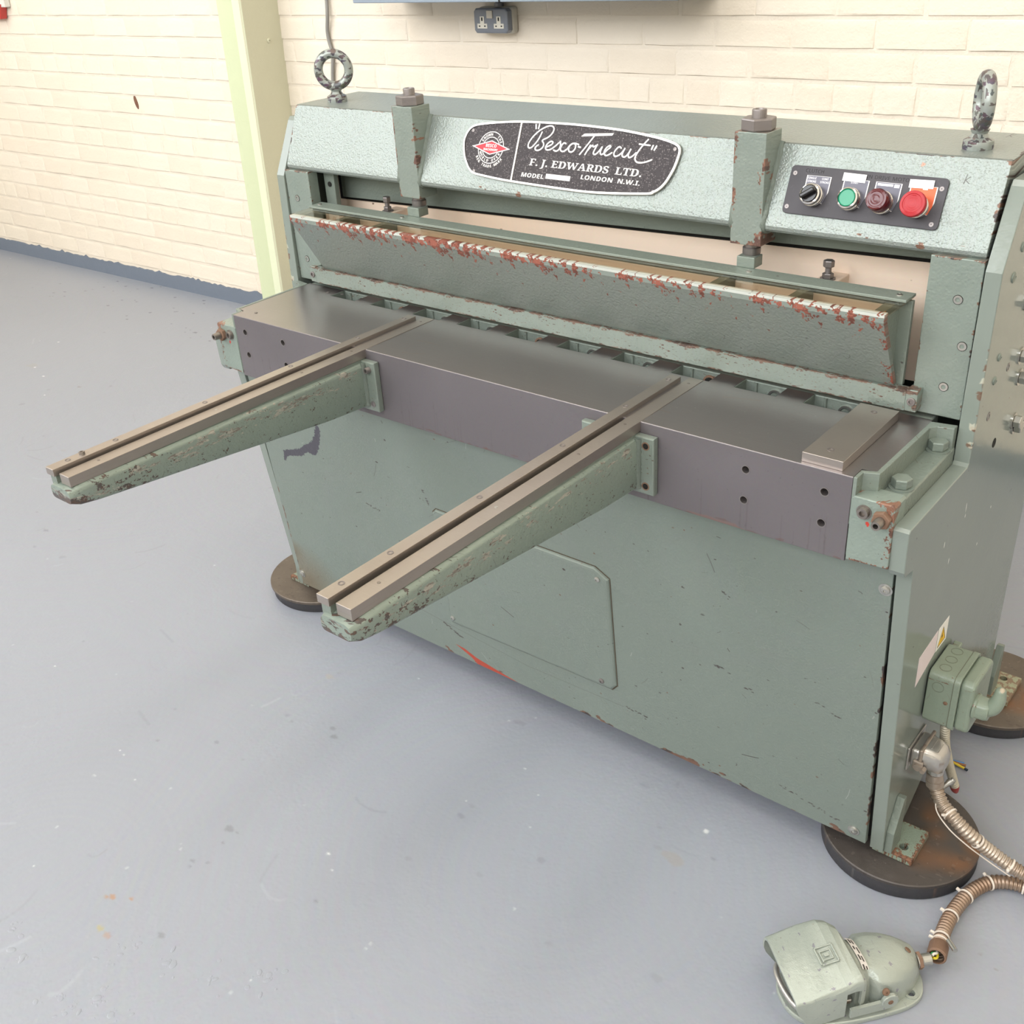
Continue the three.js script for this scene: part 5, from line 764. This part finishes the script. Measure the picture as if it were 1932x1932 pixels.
// stub of cut cable on the floor behind the plug
{
  const s = thing('cable_stub', 1.312, 0, -0.398, 'cut cable end with bare blue, brown and yellow cores on the floor', 'cable');
  [[0x4a86c0, 0.0, [1.3145, 0.006, -0.404]], [0x8a5a34, 0.002, [1.3185, 0.006, -0.4005]], [0xd9bd35, 0.003, [1.3185, 0.004, -0.3945]]].forEach(([col, o, e]) => put('wire_core', sweep(curve([[1.2700, 0.006, -0.400 + o], [1.295, 0.0065, -0.399 + o], e]), 16, 8, () => 0.0022), M({ color: col, roughness: 0.4 }), s));
  put('wire_tip', sweep(curve([[1.3185, 0.004, -0.3945], [1.3240, 0.0035, -0.3935]]), 6, 8, () => 0.0023), M({ color: 0x24303c, roughness: 0.4 }), s);
}
// ---------- things on the back wall (positions along the wall, height, distance off it) ----------
const wallThing = (name, x, y, label, cat) => { const g = thing(name, x, y, WALL_Z - 0.034 * x, label, cat); g.rotation.y = WALL_TURN; return g; };
{
  const grey = M({ color: 0x747982, roughness: 0.36, metalness: 0.3, ...bumpM(grainN, 0.0005, 6) }), white = M({ color: 0xd9d4c6, roughness: 0.45 });
  const s = wallThing('power_socket', -0.5335, 1.0830, 'grey metal double power socket fixed on the brick wall', 'socket');
  putLocal('back_box', rb(-0.062, 0.062, -0.037, 0.034, 0, 0.030, 0.008, 3), M({ color: 0xb8b3a6, roughness: 0.5 }), s);
  putLocal('face_plate', prismZ([[-0.062, -0.026], [-0.055, -0.034], [0.053, -0.034], [0.061, -0.026], [0.061, 0.024], [0.053, 0.032], [-0.055, 0.032], [-0.062, 0.024]], 0.028, 0.052, 0.004), grey, s);
  for (const x of [-0.0315, 0.0290]) {
    putLocal('outlet', [prismZ([[x - 0.0075, -0.008], [x - 0.018, -0.008], [x - 0.018, -0.021], [x + 0.018, -0.021], [x + 0.018, -0.008], [x + 0.0075, -0.008], [x + 0.0075, 0.011], [x - 0.0075, 0.011]], 0.0515, 0.0530, 0.0004)], white, s);
    putLocal('outlet_slot', [rb(x - 0.0024, x + 0.0024, -0.001, 0.0085, 0.0525, 0.0534, 0.0003), rb(x - 0.0125, x - 0.007, -0.0165, -0.0130, 0.0525, 0.0534, 0.0003), rb(x + 0.007, x + 0.0125, -0.0165, -0.0130, 0.0525, 0.0534, 0.0003)], darkGap, s);
  }
  putLocal('switch', [rb(-0.0125, 0.0085, 0.006, 0.0265, 0.0515, 0.0555, 0.001)], M({ color: 0xbfb8aa, roughness: 0.5 }), s);
  const d = wallThing('steel_conduit', -0.5250, 1.117, 'short dark vertical steel pipe between the socket and the cabinet', 'pipe');
  putLocal('pipe', [cyl(0.0105, 0.0105, 0.10).translate(0, 0.0, 0.020)], M({ color: 0x595a60, roughness: 0.4, metalness: 0.5 }), d); putLocal('coupling', [cyl(0.014, 0.014, 0.010).translate(0, 0.0, 0.020)], M({ color: 0x6a6b70, roughness: 0.4, metalness: 0.5 }), d);
  const b = wallThing('wall_cabinet', -0.372, 1.1445, 'blue-grey steel cabinet on the wall, its flat underside showing above the socket', 'cabinet');
  const bm = M({ color: 0x8d99a6, roughness: 0.42, ...bumpM(grainN, 0.0005, 4) });
  putLocal('carcass', [rb(-0.546, 0.540, 0.004, 0.85, 0.002, 0.196, 0.004)], bm, b); putLocal('door', [rb(-0.546, 0.540, 0.0, 0.85, 0.197, 0.215, 0.003)], bm, b);
  putLocal('door_seam', [rb(-0.003, 0.003, 0.0, 0.85, 0.213, 0.2155, 0.0005)], darkGap, b);
  const c = wallThing('hanging_cable', -1.248, 0.7, 'thin grey cable running down the wall behind the left eye bolt', 'cable');
  putLocal('cable', sweep(curve([[0.008, 0.62, 0.012], [0.012, 0.50, 0.012], [0.011, 0.44, 0.012], [0.009, 0.39, 0.016], [-0.004, 0.345, 0.012], [-0.004, 0.315, 0.010], [0.004, 0.28, 0.010], [-0.010, 0.195, 0.010], [-0.012, 0.10, 0.010], [-0.010, 0.0, 0.010]]), 80, 8, () => 0.0062), M({ color: 0x8d8a84, roughness: 0.5 }), c);
  const g = wallThing('wall_sign', -3.235, 1.125, 'corner of a white panel with a red lower part at the wall top', 'sign');
  putLocal('panel', [rb(-0.14, 0.075, 0.0, 0.30, 0.002, 0.030, 0.004)], M({ color: 0xd9d6cf, roughness: 0.4 }), g); putLocal('red_panel', [prismZ([[-0.12, -0.045], [0.025, -0.045], [0.050, 0.012], [-0.12, 0.012]], 0.004, 0.036, 0.003)], M({ color: 0xc2413c, roughness: 0.4 }), g);
}
scene.updateMatrixWorld(true);
renderer.render(scene, camera);
